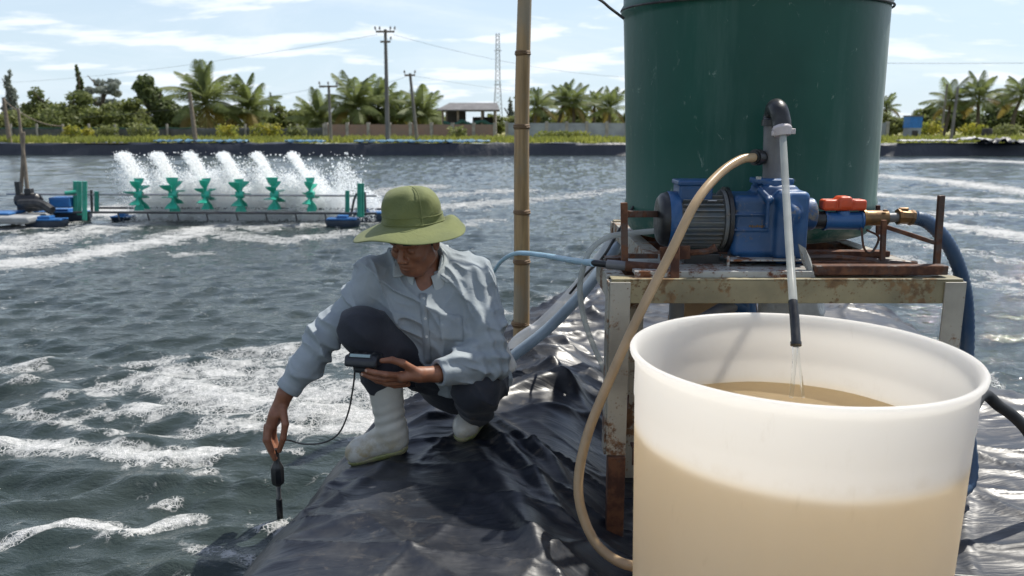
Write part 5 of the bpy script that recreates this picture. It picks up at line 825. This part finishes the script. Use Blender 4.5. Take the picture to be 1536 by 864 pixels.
# ---------------------------------------------------------------- bamboo pole
base = onz(779, 520, 0.26); Yb = base[1]; top = Q(787.5, -60, Yb); bp = thing('bamboo_pole', (base[0], Yb, bz(base[0], Yb)), 'tall upright bamboo pole planted in the liner edge', 'pole')
nodes_px = [485, 392, 318, 190, 80, -10]; L0 = np.linspace(0, 1, 60); P = [base - [0, 0, 0.35] + (top - base + [0, 0, 0.35]) * s + [0.006 * math.sin(s * 7), 0, 0] for s in L0]; rad = [0.048 - 0.012 * s for s in L0]
one(lambda m: m.tube(P, rad, 20), 'culm', M['bamboo'], bp)
for py in nodes_px:
    s = (top[2] - Q(786, py, Yb)[2]) / (top[2] - base[2]); s = 1 - s; p = base + (top - base) * s + [0.006 * math.sin(s * 7), 0, 0]; r_ = 0.0485 - 0.012 * s
    one(lambda m: m.lathe([(r_ - 0.003, -0.018), (r_ + 0.001, -0.010), (r_ + 0.006, -0.003), (r_ + 0.002, 0.002), (r_ + 0.004, 0.007), (r_ - 0.003, 0.016)], p, 20), 'node', M['bamboo_node'], bp)
# ================================================================= PERSON
NB = at(640, 418, 2.98); SR = at(562, 422, 2.95); ER = at(489, 508, 2.88); WR = at(428, 590, 2.82); SL = at(718, 430, 2.98); EL = at(735, 540, 2.86); WL = at(655, 561, 2.73)
PV = at(690, 572, 3.16); HR = at(665, 565, 3.12); HL = at(730, 570, 3.14); KR = at(543, 492, 2.80); AR = at(586, 632, 2.92); KL = at(714, 583, 2.84); AL = at(716, 628, 3.10)
man = thing('person', (AR[0] + 0.1, 2.95, 0.27), 'person in a green brimmed hat and pale blue shirt squatting on the black liner', 'person')
# head frame: x = head's right... columns: side, face-forward, up
HC = at(623, 358, 2.89); fw = unit(np.array([-0.42, -0.80, -0.36])); upv = unit(np.array([-0.10, -0.30, 1.0])); upv = unit(upv - fw * (upv @ fw)); sd = np.cross(fw, upv); HF = np.stack([sd, fw, upv], 1)
def hl(v): return HC + HF @ np.array(v, float)
def head_sdf(p):
    q = (p - A3(HC)) @ A3(HF); E = lambda c, r: ell(q, c, r); d = E((0, -0.012, 0.035), (0.077, 0.098, 0.098))
    d = smin(d, E((0, 0.030, -0.040), (0.061, 0.062, 0.075)), 0.03); d = smin(d, E((0, 0.066, -0.098), (0.027, 0.024, 0.020)), 0.035)
    for s in (-1, 1):
        d = smin(d, E((s * 0.046, 0.062, -0.028), (0.022, 0.022, 0.020)), 0.025); d = smin(d, rc(q, (s * 0.012, 0.090, 0.022), (s * 0.050, 0.076, 0.022), 0.010, 0.009), 0.016)
        d = smin(d, rc(q, (s * 0.058, 0.005, -0.065), (s * 0.03, 0.055, -0.100), 0.018, 0.016), 0.03)
        d = smax(d, -E((s * 0.033, 0.100, 0.000), (0.019, 0.017, 0.012)), 0.014); d = smin(d, E((s * 0.033, 0.079, -0.001), (0.0145, 0.0135, 0.0120)), 0.004)
        d = smin(d, rc(q, (s * 0.020, 0.0925, -0.0075), (s * 0.046, 0.086, -0.0060), 0.0022, 0.0018), 0.003)
        e = ell(q, (s * 0.081, -0.008, -0.012), (0.009, 0.021, 0.033)); e = smax(e, -ell(q, (s * 0.090, -0.003, -0.008), (0.006, 0.012, 0.021)), 0.006); d = smin(d, e, 0.007)
    nose = smin(rc(q, (0, 0.090, 0.008), (0, 0.113, -0.032), 0.008, 0.0125), np.minimum(ell(q, (0.013, 0.100, -0.038), (0.0095, 0.011, 0.009)), ell(q, (-0.013, 0.100, -0.038), (0.0095, 0.011, 0.009))), 0.010); d = smin(d, nose, 0.010)
    for s in (-1, 1): d = smax(d, -ell(q, (s * 0.0075, 0.106, -0.047), (0.004, 0.005, 0.004)), 0.003)
    d = smin(d, E((0, 0.080, -0.066), (0.030, 0.018, 0.018)), 0.02); d = smin(d, E((0, 0.0960, -0.0615), (0.023, 0.0075, 0.0055)), 0.006); d = smin(d, E((0, 0.0945, -0.0735), (0.020, 0.0085, 0.0062)), 0.006); d = smax(d, -rc(q, (-0.018, 0.1015, -0.0675), (0.018, 0.1015, -0.0675), 0.003, 0.003), 0.005)
    return d
# fingers: chains of joints in a hand frame
def chain(p, J, r0, r1, k=0.004):
    d = None; n = len(J) - 1
    for i in range(n):
        e = rc(p, J[i], J[i + 1], r0 + (r1 - r0) * i / n, r0 + (r1 - r0) * (i + 1) / n); d = e if d is None else smin(d, e, k)
    return d
# right hand (reaching down, pinching the probe)
PT = at(415, 684, 2.80)
rW = WR; rK = at(411, 640, 2.815)                # wrist, knuckles
RF = [[at(404, 641, 2.785), at(401, 659, 2.772), at(406, 673, 2.776), at(412, 688, 2.785)], [at(401, 640, 2.81), at(399, 660, 2.80), at(405, 674, 2.803), at(411, 686, 2.805)], [at(405, 638, 2.835), at(402, 657, 2.84), at(408, 670, 2.835), at(413, 679, 2.825)], [at(411, 636, 2.86), at(410, 653, 2.865), at(413, 664, 2.86), at(415, 672, 2.85)]]
RT = [at(424, 612, 2.80), at(428, 636, 2.775), at(425, 657, 2.77), at(419, 676, 2.785)]
def rhand(p):
    d = rc(p, at(456, 550, 2.85), rW, 0.036, 0.029); d = smin(d, rc(p, rW, at(418, 615, 2.82), 0.029, 0.030), 0.012); d = smin(d, rbox(p, at(412, 627, 2.818), (0.022, 0.043, 0.036), 0.018, frame(at(411, 640, 2.818) - at(420, 605, 2.82), (0, 1, 0))), 0.018)
    for J in RF: d = smin(d, chain(p, J, 0.0135, 0.0100), 0.008)
    for J in RF[:3]: d = smin(d, ell(p, J[0], (0.0125, 0.0125, 0.0125)), 0.006)
    return smin(d, chain(p, RT, 0.0150, 0.0095, 0.006), 0.010)
# left hand (under the meter, thumb along its side)
MC = at(543, 541, 2.665)
LF = [[at(601, 563, 2.675), at(580, 562, 2.63), at(563, 559, 2.625), at(551, 555.5, 2.635)], [at(603, 568, 2.69), at(577, 569, 2.655), at(558, 566, 2.650), at(545, 561, 2.655)], [at(606, 573, 2.715), at(582, 575, 2.69), at(566, 571, 2.685), at(556, 566, 2.69)], [at(611, 576, 2.735), at(592, 578, 2.72), at(578, 575, 2.715), at(570, 571, 2.715)]]
LT = [at(622, 556, 2.68), at(604, 545, 2.655), at(588, 540, 2.645), at(573, 541, 2.648)]
def lhand(p):
    d = rc(p, at(700, 553, 2.80), WL, 0.036, 0.028); d = smin(d, rc(p, WL, at(630, 562, 2.70), 0.028, 0.029), 0.012); d = smin(d, rbox(p, at(614, 564, 2.695), (0.042, 0.019, 0.046), 0.017, frame(at(600, 566, 2.685) - at(640, 561, 2.72), (0, 0.35, 1))), 0.018)
    for J in LF: d = smin(d, chain(p, J, 0.0122, 0.0094), 0.006)
    return smin(d, chain(p, LT, 0.0155, 0.0095, 0.006), 0.012)
def body_sdf(p):
    d = head_sdf(p); nk = hl((0, -0.028, -0.065)); d = smin(d, rc(p, nk, NB + [0, 0.02, 0.0], 0.053, 0.058), 0.02)
    CHs = at(645, 470, 3.02); t = rc(p, NB + [0.0, 0.02, -0.10], PV, 0.105, 0.125); t = smin(t, rc(p, SR, SL, 0.045, 0.045), 0.05); t = smin(t, rc(p, at(634, 445, 2.905), at(640, 415, 2.94), 0.035, 0.045), 0.03); d = smin(d, t, 0.02)
    for a, b, c in ((SR, ER, at(456, 550, 2.85)), (SL, EL, at(700, 553, 2.80))): d = smin(d, np.minimum(rc(p, a, b, 0.045, 0.036), rc(p, b, c, 0.036, 0.034)), 0.02)
    d = smin(d, smin(rhand(p), lhand(p), 0.001), 0.008)
    for a, b, c in ((HR, KR, AR), (HL, KL, AL)): d = smin(d, smin(rc(p, a, b, 0.065, 0.048), rc(p, b, c, 0.045, 0.032), 0.02), 0.02)
    return d
lo = np.array([-1.02, 2.55, 0.22]); hi = np.array([0.12, 3.35, 1.27])
surf_obj('body', body_sdf, lo, hi, 0.0040, M['skin'], man, 1)
# finger nails on the visible left hand tips, eyebrows
for J in LF[:2]: one(lambda m: m.lathe([(0, 0.0), (0.005, 0.0), (0.005, 0.0012), (0, 0.0016)], J[-1] + np.array([-0.003, -0.0075, 0.001]), 12, frame((-0.3, -1, 0.2))), 'finger_nail', M['nail'], man)
for s in (-1, 1): one(lambda m: m.tube([hl((s * 0.015, 0.0975, 0.027)), hl((s * 0.034, 0.092, 0.029)), hl((s * 0.053, 0.077, 0.021))], [0.0022, 0.003, 0.0016], 8), 'eyebrow', M['hair'], man)
surf_obj('hair', lambda p: smax(smax(ell((p - A3(HC)) @ A3(HF), (0, -0.016, 0.035), (0.0815, 0.099, 0.103)), -((p - A3(HC)) @ A3(unit(HF @ np.array([0, -0.75, 0.35]))) + 0.012), 0.006), -((p - A3(HC)) @ A3(upv) + 0.055), 0.006), HC - 0.14, HC + 0.16, 0.005, M['hair'], man, 1)
one(lambda m: [m.tube([hl((s * 0.079, 0.012, 0.03)), hl((s * 0.077, 0.012, -0.012))], [0.008, 0.004], 8) for s in (-1, 1)], 'sideburn', M['hair'], man)
# ---------------------------------------------------------------- shirt
CUR = unit(at(418, 606, 2.815) - ER); CUL = unit(WL - EL)
WR1 = A3(Matrix.Rotation(0.6, 3, (0.3, 1, 0.2))); WR2 = A3(Matrix.Rotation(-0.5, 3, (0.2, 1, -0.4)))
def wrinkle(p):
    q = p @ A3(np.array([[0.9, 0.3, 0.2], [-0.3, 0.95, 0.1], [-0.2, -0.1, 0.97]])); w = p + 0.05 * np.stack([vnoise(p * 6), vnoise(p * 6 + 9), vnoise(p * 6 + 19)], 1).astype(np.float32)
    w = p + 0.10 * np.stack([fbm(p * 4.5, 2), fbm(p * 4.5 + 9, 2), fbm(p * 4.5 + 19, 2)], 1).astype(np.float32); q1 = w @ WR1; q2 = w @ WR2; return 0.0175 * ridge(q1 * A3([4.5, 4.5, 15])) ** 3.5 + 0.0165 * ridge(q2 * A3([15, 5, 4]) + 5) ** 3.5 + 0.0055 * ridge(q1 * A3([18, 12, 28]) + 11) ** 2.5 - 0.009
def arm_wr(p, a, b, n, amp):
    ba = A3(b - a); h = ((p - A3(a)) @ ba) / (ba @ ba); return amp * np.sin(h * n * 6.28 + 3.0 * vnoise(p * 9)) * np.exp(-((h - 0.9) / 0.35) ** 2)
def shirt_solid(p):
    ch = at(645, 462, 3.02); bl = at(675, 530, 3.06)
    t = ell(p, ch, (0.200, 0.135, 0.17), frame(unit(np.array([-0.12, -0.35, 1.0])), (0, 1, 0)) @ np.array([[1, 0, 0], [0, 1, 0], [0, 0, 1.0]])); t = smin(t, rc(p, at(605, 455, 2.97), at(692, 455, 2.99), 0.110, 0.110), 0.06)
    t = smin(t, rc(p, at(660, 490, 3.0), at(690, 560, 3.10), 0.150, 0.145), 0.07); t = smin(t, rc(p, at(725, 520, 3.08), at(748, 560, 3.13), 0.07, 0.055), 0.05)
    t = smin(t, rc(p, SR + [0.01, 0, 0.0], NB + [-0.02, 0.03, 0.01], 0.060, 0.068), 0.05); t = smin(t, rc(p, SL + [-0.01, 0, 0.0], NB + [0.02, 0.03, 0.01], 0.062, 0.068), 0.05)
    t = smin(t, rc(p, at(655, 394, 3.06), at(712, 408, 3.03), 0.064, 0.058), 0.04); t = smin(t, rc(p, at(595, 400, 3.01), at(562, 413, 2.97), 0.052, 0.055), 0.04)
    ar = smin(rc(p, SR, ER, 0.067, 0.058), rc(p, ER, WR + CUR * 0.0, 0.058, 0.043), 0.02); al = smin(rc(p, SL, EL, 0.070, 0.066), rc(p, EL, WL, 0.066, 0.046), 0.025)
    ar = ar - arm_wr(p, SR, ER, 5, 0.004) - arm_wr(p, WR, ER, 5, 0.003); al = al - arm_wr(p, SL, EL, 5, 0.006) - arm_wr(p, WL, EL, 4.5, 0.006)
    d = smin(t, ar, 0.035); d = smin(d, al, 0.03); return d
def shirt_sdf(p):
    wd = np.minimum(np.sqrt(((p - A3(WR)) ** 2).sum(1)), np.sqrt(((p - A3(WL)) ** 2).sum(1))); d = shirt_solid(p) - wrinkle(p) * (0.15 + 0.85 * sstep(0.05, 0.14, wd)) - 0.003 * sstep(0.066, 0.060, wd)
    # cuffs: stop short of the wrist, hollow ends
    near = np.sqrt(((p - A3(WR)) ** 2).sum(1)) < 0.13; d = np.where(near, smax(d, plane(p, WR - CUR * 0.012, CUR), 0.004), d); d = np.where(near, smax(d, -rc(p, WR - CUR * 0.035, WR + CUR * 0.08, 0.036, 0.036), 0.004), d)
    near = np.sqrt(((p - A3(WL)) ** 2).sum(1)) < 0.12; d = np.where(near, smax(d, plane(p, WL - CUL * 0.004, CUL), 0.004), d); d = np.where(near, smax(d, -rc(p, WL - CUL * 0.03, WL + CUL * 0.08, 0.037, 0.037), 0.004), d)
    # neck opening and V
    nk = hl((0, -0.028, -0.065)); d = smax(d, -rc(p, NB + [0, 0.0, 0.015], nk, 0.062, 0.062), 0.008); vv = np.minimum.reduce([rc(p, at(638, 400, yy), at(634, 434, yy), 0.050, 0.008) for yy in (2.70, 2.74, 2.78, 2.82, 2.855)]); d = smax(d, -vv, 0.005)
    # hem
    d = smax(d, -plane(p, at(690, 590, 3.05), (0.0, 0.1, 1)), 0.01); return d
surf_obj('shirt', shirt_sdf, (-0.98, 2.60, 0.35), (0.12, 3.40, 1.10), 0.0044, M['shirt'], man, 1)
def trace(px, py, sdf=shirt_sdf, off=0.0, t0=2.3):
    d = unit(ray(px, py)); t_ = t0
    for _ in range(60):
        s = float(sdf(A3([CAM + d * t_]))[0])
        if s < 0.0004 or t_ > 3.6: break
        t_ += s * 0.7
    return CAM + d * (t_ - off)
def patch(name, rows, mat, th=0.002, off=0.0025, sub=0, parent=None):
    n = len(rows[0]); V = [trace(x, y, off=off) for r_ in rows for x, y in r_]; m = MB(); m.add(V, [(i * n + j, i * n + j + 1, (i + 1) * n + j + 1, (i + 1) * n + j) for i in range(len(rows) - 1) for j in range(n - 1)])
    o = m.build(name, mat, parent or man, smooth=60); s = o.modifiers.new('thick', 'SOLIDIFY'); s.thickness = th; s.offset = 0; return o
L = lambda a, b, n: [(a[0] + (b[0] - a[0]) * k / (n - 1), a[1] + (b[1] - a[1]) * k / (n - 1)) for k in range(n)]
patch('placket', [[(x - 5, y), (x, y), (x + 5, y)] for x, y in L((634, 440), (642, 545), 14)], M['shirt']); patch('pocket', [L((659 + 1.0 * k / 8, 468 + 42 * k / 8), (694 + 1.0 * k / 8, 474 + 38 * k / 8), 8) for k in range(9)], M['shirt'])
for x, y in ((636, 448), (638, 478), (640, 505)): p = trace(x, y, off=0.004); one(lambda m: m.lathe([(0, 0), (0.0055, 0), (0.0055, 0.0015), (0.004, 0.0025), (0, 0.0018)], p, 14, frame((-0.1, -1, 0.15))), 'button', M['button'], man)
# collar: stand + two leaves round the neck
na = unit(hl((0, -0.028, -0.065)) - NB); nf = unit(fw * np.array([1, 1, 0]) + np.array([0.35, -0.6, 0])); nf = unit(nf - na * (nf @ na)); ns = np.cross(nf, na); V = []; N = 40
for i in range(N + 1):
    a = R_(24) + R_(312) * i / N; dr = math.cos(a) * nf + math.sin(a) * ns; fr = max(0, math.cos(a)) ** 3; c = NB + na * 0.022
    lean = -0.045 * math.cos(a)
    dr = dr * 1.06; V += [c + dr * 0.066 + na * (0.045 + lean * 0.6), c + dr * 0.072 + na * (0.056 + lean * 0.6), c + dr * (0.082 + 0.004 * fr) + na * (0.045 + lean), c + dr * (0.098 + 0.012 * fr) + na * (0.012 + lean - 0.018 * fr), c + dr * (0.104 + 0.016 * fr) + na * (-0.002 + lean - 0.036 * fr)]
m = MB(); m.add(V, [(i * 5 + j, i * 5 + j + 1, i * 5 + 6 + j, i * 5 + 5 + j) for i in range(N) for j in range(4)]); o = m.build('collar', M['collar'], man, smooth=50); s = o.modifiers.new('thick', 'SOLIDIFY'); s.thickness = 0.004; s = o.modifiers.new('sub', 'SUBSURF'); s.levels = s.render_levels = 1
def leaf(rows):
    V = []; n = 6
    for y_, xa, xb in rows:
        for k in range(n): V.append(trace(xa + (xb - xa) * k / (n - 1), y_, sdf=lambda p: np.minimum(shirt_solid(p) , rc(p, NB + [0, 0.0, 0.015], hl((0, -0.028, -0.065)), 0.064, 0.060)) - 0.006))
    m = MB(); m.add(V, [(i * n + j, i * n + j + 1, (i + 1) * n + j + 1, (i + 1) * n + j) for i in range(len(rows) - 1) for j in range(n - 1)]); o = m.build('collar_leaf', M['collar'], man, smooth=50); s = o.modifiers.new('thick', 'SOLIDIFY'); s.thickness = 0.005; s.offset = 0
leaf([(388, 594, 600), (394, 591, 604), (401, 589.5, 608), (408, 589, 609), (413, 589, 606), (416, 590, 597)]); leaf([(368, 664, 673), (378, 663, 675), (388, 661, 676), (398, 659, 676.5), (408, 656.5, 677), (415, 657, 676.5), (420, 665, 674.5), (424, 670, 672.5)])
# undershirt tail showing at the back
surf_obj('undershirt', lambda p: rc(p, at(752, 515, 3.13), at(762, 548, 3.15), 0.018, 0.032) - 0.004 * ridge(p * 30), at(750, 530, 3.14) - 0.12, at(750, 530, 3.14) + 0.13, 0.006, M['vest'], man)
# ---------------------------------------------------------------- trousers
def trouser_sdf(p):
    th_r = smin(rc(p, HR, KR, 0.105, 0.080), rc(p, KR, at(577, 575, 2.875), 0.074, 0.070), 0.03); th_l = smin(rc(p, HL, KL, 0.098, 0.078), rc(p, KL, at(714, 615, 3.0), 0.074, 0.068), 0.03)
    d = smin(th_r, rc(p, PV, PV + [0.03, 0.05, 0.05], 0.13, 0.13), 0.05); d = smin(d, th_l, 0.02); w = p + 0.04 * np.stack([vnoise(p * 7), vnoise(p * 7 + 9), vnoise(p * 7 + 19)], 1).astype(np.float32)
    q1 = w @ WR1; q2 = w @ WR2; d = d - (0.013 * ridge(q2 * A3([12, 5, 4]) + 3) ** 3 + 0.011 * ridge(q1 * A3([4, 5, 14]) + 1) ** 3 - 0.007)
    near = np.sqrt(((p - A3(at(577, 575, 2.875))) ** 2).sum(1)) < 0.13; d = np.where(near, smax(d, plane(p, at(575, 580, 2.875), unit(AR - KR)), 0.006), d); return d
surf_obj('trousers', trouser_sdf, (-0.70, 2.60, 0.26), (0.16, 3.40, 0.98), 0.0055, M['trouser'], man)
# ---------------------------------------------------------------- boots
def boot(T, top, ank, toe, heel, ru, res=0.0045):
    gsole = min(toe[2], heel[2]) if False else None
    fdir = unit(toe - heel); upn = unit(np.cross(np.cross(fdir, [0, 0, 1]), fdir)); ball = heel + (toe - heel) * 0.72
    def f(p):
        d = rc(p, top, ank, ru, ru * 0.80); d = smin(d, rc(p, ank, heel + upn * 0.045, ru * 0.78, 0.046), 0.02); d = smin(d, rc(p, heel + upn * 0.042, ball + upn * 0.036, 0.044, 0.045), 0.03); d = smin(d, rc(p, ank - upn * 0.02, ball + upn * 0.045, 0.045, 0.036), 0.03); d = smin(d, rc(p, ball + upn * 0.034, toe - fdir * 0.035 + upn * 0.033, 0.047, 0.036), 0.02)
        d = smax(d, -plane(p, heel, upn), 0.006); d = smax(d, plane(p, top, top - ank), 0.003); 
        bend = ank + upn * 0.03; return d - 0.004 * np.sin((p - A3(ank)) @ A3(upn) * 160 + 2 * vnoise(p * 20)) * np.exp(-(((p - A3(bend)) ** 2).sum(1)) / 0.006) + 0.003 * (vnoise(p * 14) - 0.5)
    P_ = np.array([top, ank, toe, heel]); lo_ = P_.min(0) - 0.12; hi_ = P_.max(0) + 0.12; b = surf_obj('boot', f, lo_, hi_, res, M['boot'], man, 1)
    def s(p): dd = rc(p, heel + upn * 0.02, ball + upn * 0.02, 0.042, 0.047); dd = np.minimum(dd, rc(p, ball + upn * 0.02, toe - fdir * 0.036 + upn * 0.02, 0.047, 0.038)); return smax(smax(dd, plane(p, heel + upn * 0.010, upn), 0.002), -plane(p, heel - upn * 0.010, upn), 0.002) - 0.0012
    surf_obj('sole', s, lo_, hi_, res, M['sole'], b, 0)
rt, rh = onz(524, 688, 0.225), onz(598, 671, 0.285)
def ground(p, dz=0.008): q = np.array(p, float); q[2] = bz(q[0], q[1]) + dz; return q
rt = ground(rt); rh = ground(rh); rh[2] = max(rh[2], 0.24)
boot('right', at(575, 560, 2.87), at(587, 640, 2.885), rt, rh, 0.069)
lt = ground(onz(690, 668, 0.28)); lh = lt + np.array([0.07, 0.22, 0.015]); boot('left', lh + np.array([0.0, 0.0, 0.22]), lh + np.array([0.0, 0.0, 0.10]), lt, lh, 0.060)
# ---------------------------------------------------------------- hat
HB = at(618, 333, 2.885); hz = unit(np.array([-0.03, -0.05, 1.0])); hx = unit(np.cross([0, 1, 0.0], hz)); hy = np.cross(hz, hx); HM = np.stack([hx, hy, hz], 1); NA = 96; V = []; rows = []
prof = [(0.0, 0.130), (0.030, 0.1290), (0.055, 0.1245), (0.075, 0.116), (0.089, 0.103), (0.0985, 0.085), (0.1035, 0.066), (0.106, 0.047), (0.1085, 0.028), (0.1105, 0.010), (0.112, 0.0), (0.1145, -0.003), (0.128, -0.007), (0.145, -0.013), (0.163, -0.020), (0.182, -0.028), (0.200, -0.036), (0.2065, -0.040)]
for i, (r_, z_) in enumerate(prof):
    for k in range(NA):
        a = 2 * math.pi * k / NA; rr_ = r_; zz = z_; b = max(0, (r_ - 0.112) / 0.095)
        if b > 0:   # brim droop and waves: right side curls down, left points out and down, front nearly level
            zz += b * (0.004 * math.sin(2 * a + 0.6) + 0.006 * math.sin(3 * a + 1.0) + 0.003 * math.sin(5 * a)) + 0.018 * b * max(0, math.sin(a + 1.4)) ** 2
            cu = max(0, math.cos(a - R_(8))) ** 6; zz += cu * (0.026 * math.sin(math.pi * min(1, b * 1.1)) - 0.016 * b * b); rr_ = r_ - cu * 0.012 * b; lf = max(0, math.cos(a - R_(188))) ** 4; zz -= 0.012 * lf * b; rr_ += 0.010 * lf * b
        else:
            w = 0.0035 * math.sin(3 * a + z_ * 40) + 0.003 * math.sin(5 * a - z_ * 70 + 1); rr_ = r_ * (1 + (0.012 * math.sin(2 * a + 1)) ) + w * (r_ / 0.1); dent = math.exp(-((a - R_(292)) / 0.30) ** 2); rr_ -= 0.007 * dent * math.exp(-((z_ - 0.075) / 0.022) ** 2) * (r_ > 0.05); rr_ += 0.004 * dent * math.exp(-((z_ - 0.048) / 0.014) ** 2); zz -= 0.010 * dent * (r_ < 0.09) * (r_ / 0.09)
        V.append(HB + HM @ np.array([rr_ * math.cos(a), rr_ * math.sin(a), zz]))
n = len(prof); m = MB(); m.add(V, [(i * NA + k, (i + 1) * NA + k, (i + 1) * NA + (k + 1) % NA, i * NA + (k + 1) % NA) for i in range(n - 1) for k in range(NA)])
hat = m.build('hat', M['hat'], man, smooth=60); s = hat.modifiers.new('thick', 'SOLIDIFY'); s.thickness = 0.004; s.offset = -1; s = hat.modifiers.new('sub', 'SUBSURF'); s.levels = s.render_levels = 1
def ring(name, r_, z_, rad): 
    one(lambda m: m.tube([HB + HM @ np.array([(r_ * (1 + 0.012 * math.sin(2 * a + 1)) + 0.0035 * math.sin(3 * a + z_ * 40) + 0.003 * math.sin(5 * a - z_ * 70 + 1)) * math.cos(a), (r_ * (1 + 0.012 * math.sin(2 * a + 1)) + 0.0035 * math.sin(3 * a + z_ * 40) + 0.003 * math.sin(5 * a - z_ * 70 + 1)) * math.sin(a), z_]) for a in np.linspace(0, 2 * math.pi, 97)], rad, 6, False), name, M['hat'], hat)
ring('seam', 0.1125, 0.004, 0.0022); ring('seam', 0.1095, 0.030, 0.0014)
one(lambda m: m.tube([HB + HM @ np.array([r_ * 1.012 * math.cos(R_(296)), r_ * 1.012 * math.sin(R_(296)), z_ + 0.001]) for r_, z_ in prof[1:11]], 0.0018, 6), 'side_seam', M['hat'], hat)
# ---------------------------------------------------------------- meter, probe, cable
MF = frame(unit(np.array([0.10, -0.62, 1.0])), (0, 1, 0)); mx_ = np.array([1.0, 0.0, -0.06]); mx_ = unit(mx_); mz_ = unit(np.array([0.03, 0.20, 1.0])); mz_ = unit(mz_ - mx_ * (mz_ @ mx_)); my_ = np.cross(mz_, mx_); MR = np.stack([mx_, my_, mz_], 1)
met = thing('handheld_meter', MC, 'dark handheld water meter with a small pale display held in the hand', 'meter')
def meter(p): d = rbox(p, MC + MR @ np.array([0, 0.04, 0]), (0.056, 0.075, 0.021), 0.010, MR); d = smin(d, rbox(p, MC + MR @ np.array([0.006, 0.045, -0.026]), (0.036, 0.05, 0.018), 0.012, MR), 0.010); return smax(d, plane(p, MC + MR @ np.array([0, -0.022, 0.018]), MR @ np.array([0, -0.75, 0.66])), 0.003)
surf_obj('casing', meter, MC - 0.13, MC + 0.15, 0.0032, M['meter'], met, 1)
bn = MR @ unit(np.array([0, -0.75, 0.66])); bc = MC + MR @ np.array([0, -0.022, 0.018]); BRm = np.stack([mx_, np.cross(bn, mx_), bn], 1)
one(lambda m: m.box(bc + BRm @ np.array([-0.004, 0.0, 0.0012]), (0.070, 0.013, 0.0025), BRm), 'display', M['lcd'], met, smooth=0, bevel=0.001); one(lambda m: m.box(bc + BRm @ np.array([-0.004, 0.0, 0.0004]), (0.080, 0.019, 0.0016), BRm), 'bezel', M['blackp'], met, smooth=0)
for k in range(6): one(lambda m: m.lathe([(0, 0), (0.006, 0), (0.005, 0.003), (0, 0.0035)], MC + MR @ np.array([-0.03 + 0.03 * (k % 3), 0.045 + 0.03 * (k // 3), 0.0205]), 12, MR), 'key', M['blackr'], met)
tip = at(421, 792, 2.815); up_ = at(414, 672, 2.80); ax = unit(up_ - tip); pr = thing('water_probe', tip, 'black and steel probe dipped into the pond on a thin black cable', 'probe'); pa = lambda py: tip + ax * (at(418, py, 2.81)[2] - tip[2]) / ax[2]
one(lambda m: m.tube([pa(728), pa(724), pa(720), pa(700), pa(696), pa(690), pa(672)], [0.010, 0.022, 0.025, 0.025, 0.020, 0.0115, 0.0100], 8), 'grip', M['blackp'], pr, smooth=30); one(lambda m: m.tube([pa(726), pa(748)], 0.0092, 16), 'steel_collar', M['steel'], pr); one(lambda m: m.tube([pa(747), pa(748), pa(781), pa(800)], [0.0095, 0.0118, 0.0118, 0.0112], 16), 'sensor_tip', M['blackp'], pr)
one(lambda m: m.tube(spline([pa(674), at(421, 668, 2.81), at(430, 660, 2.80), at(455, 666, 2.76), at(485, 664, 2.72), at(508, 650, 2.70), at(522, 620, 2.68), at(529, 585, 2.67), at(532, 558, 2.665), MC + MR @ np.array([-0.028, -0.01, -0.015])], 8), 0.0032, 8), 'cable', M['blackr'], pr)
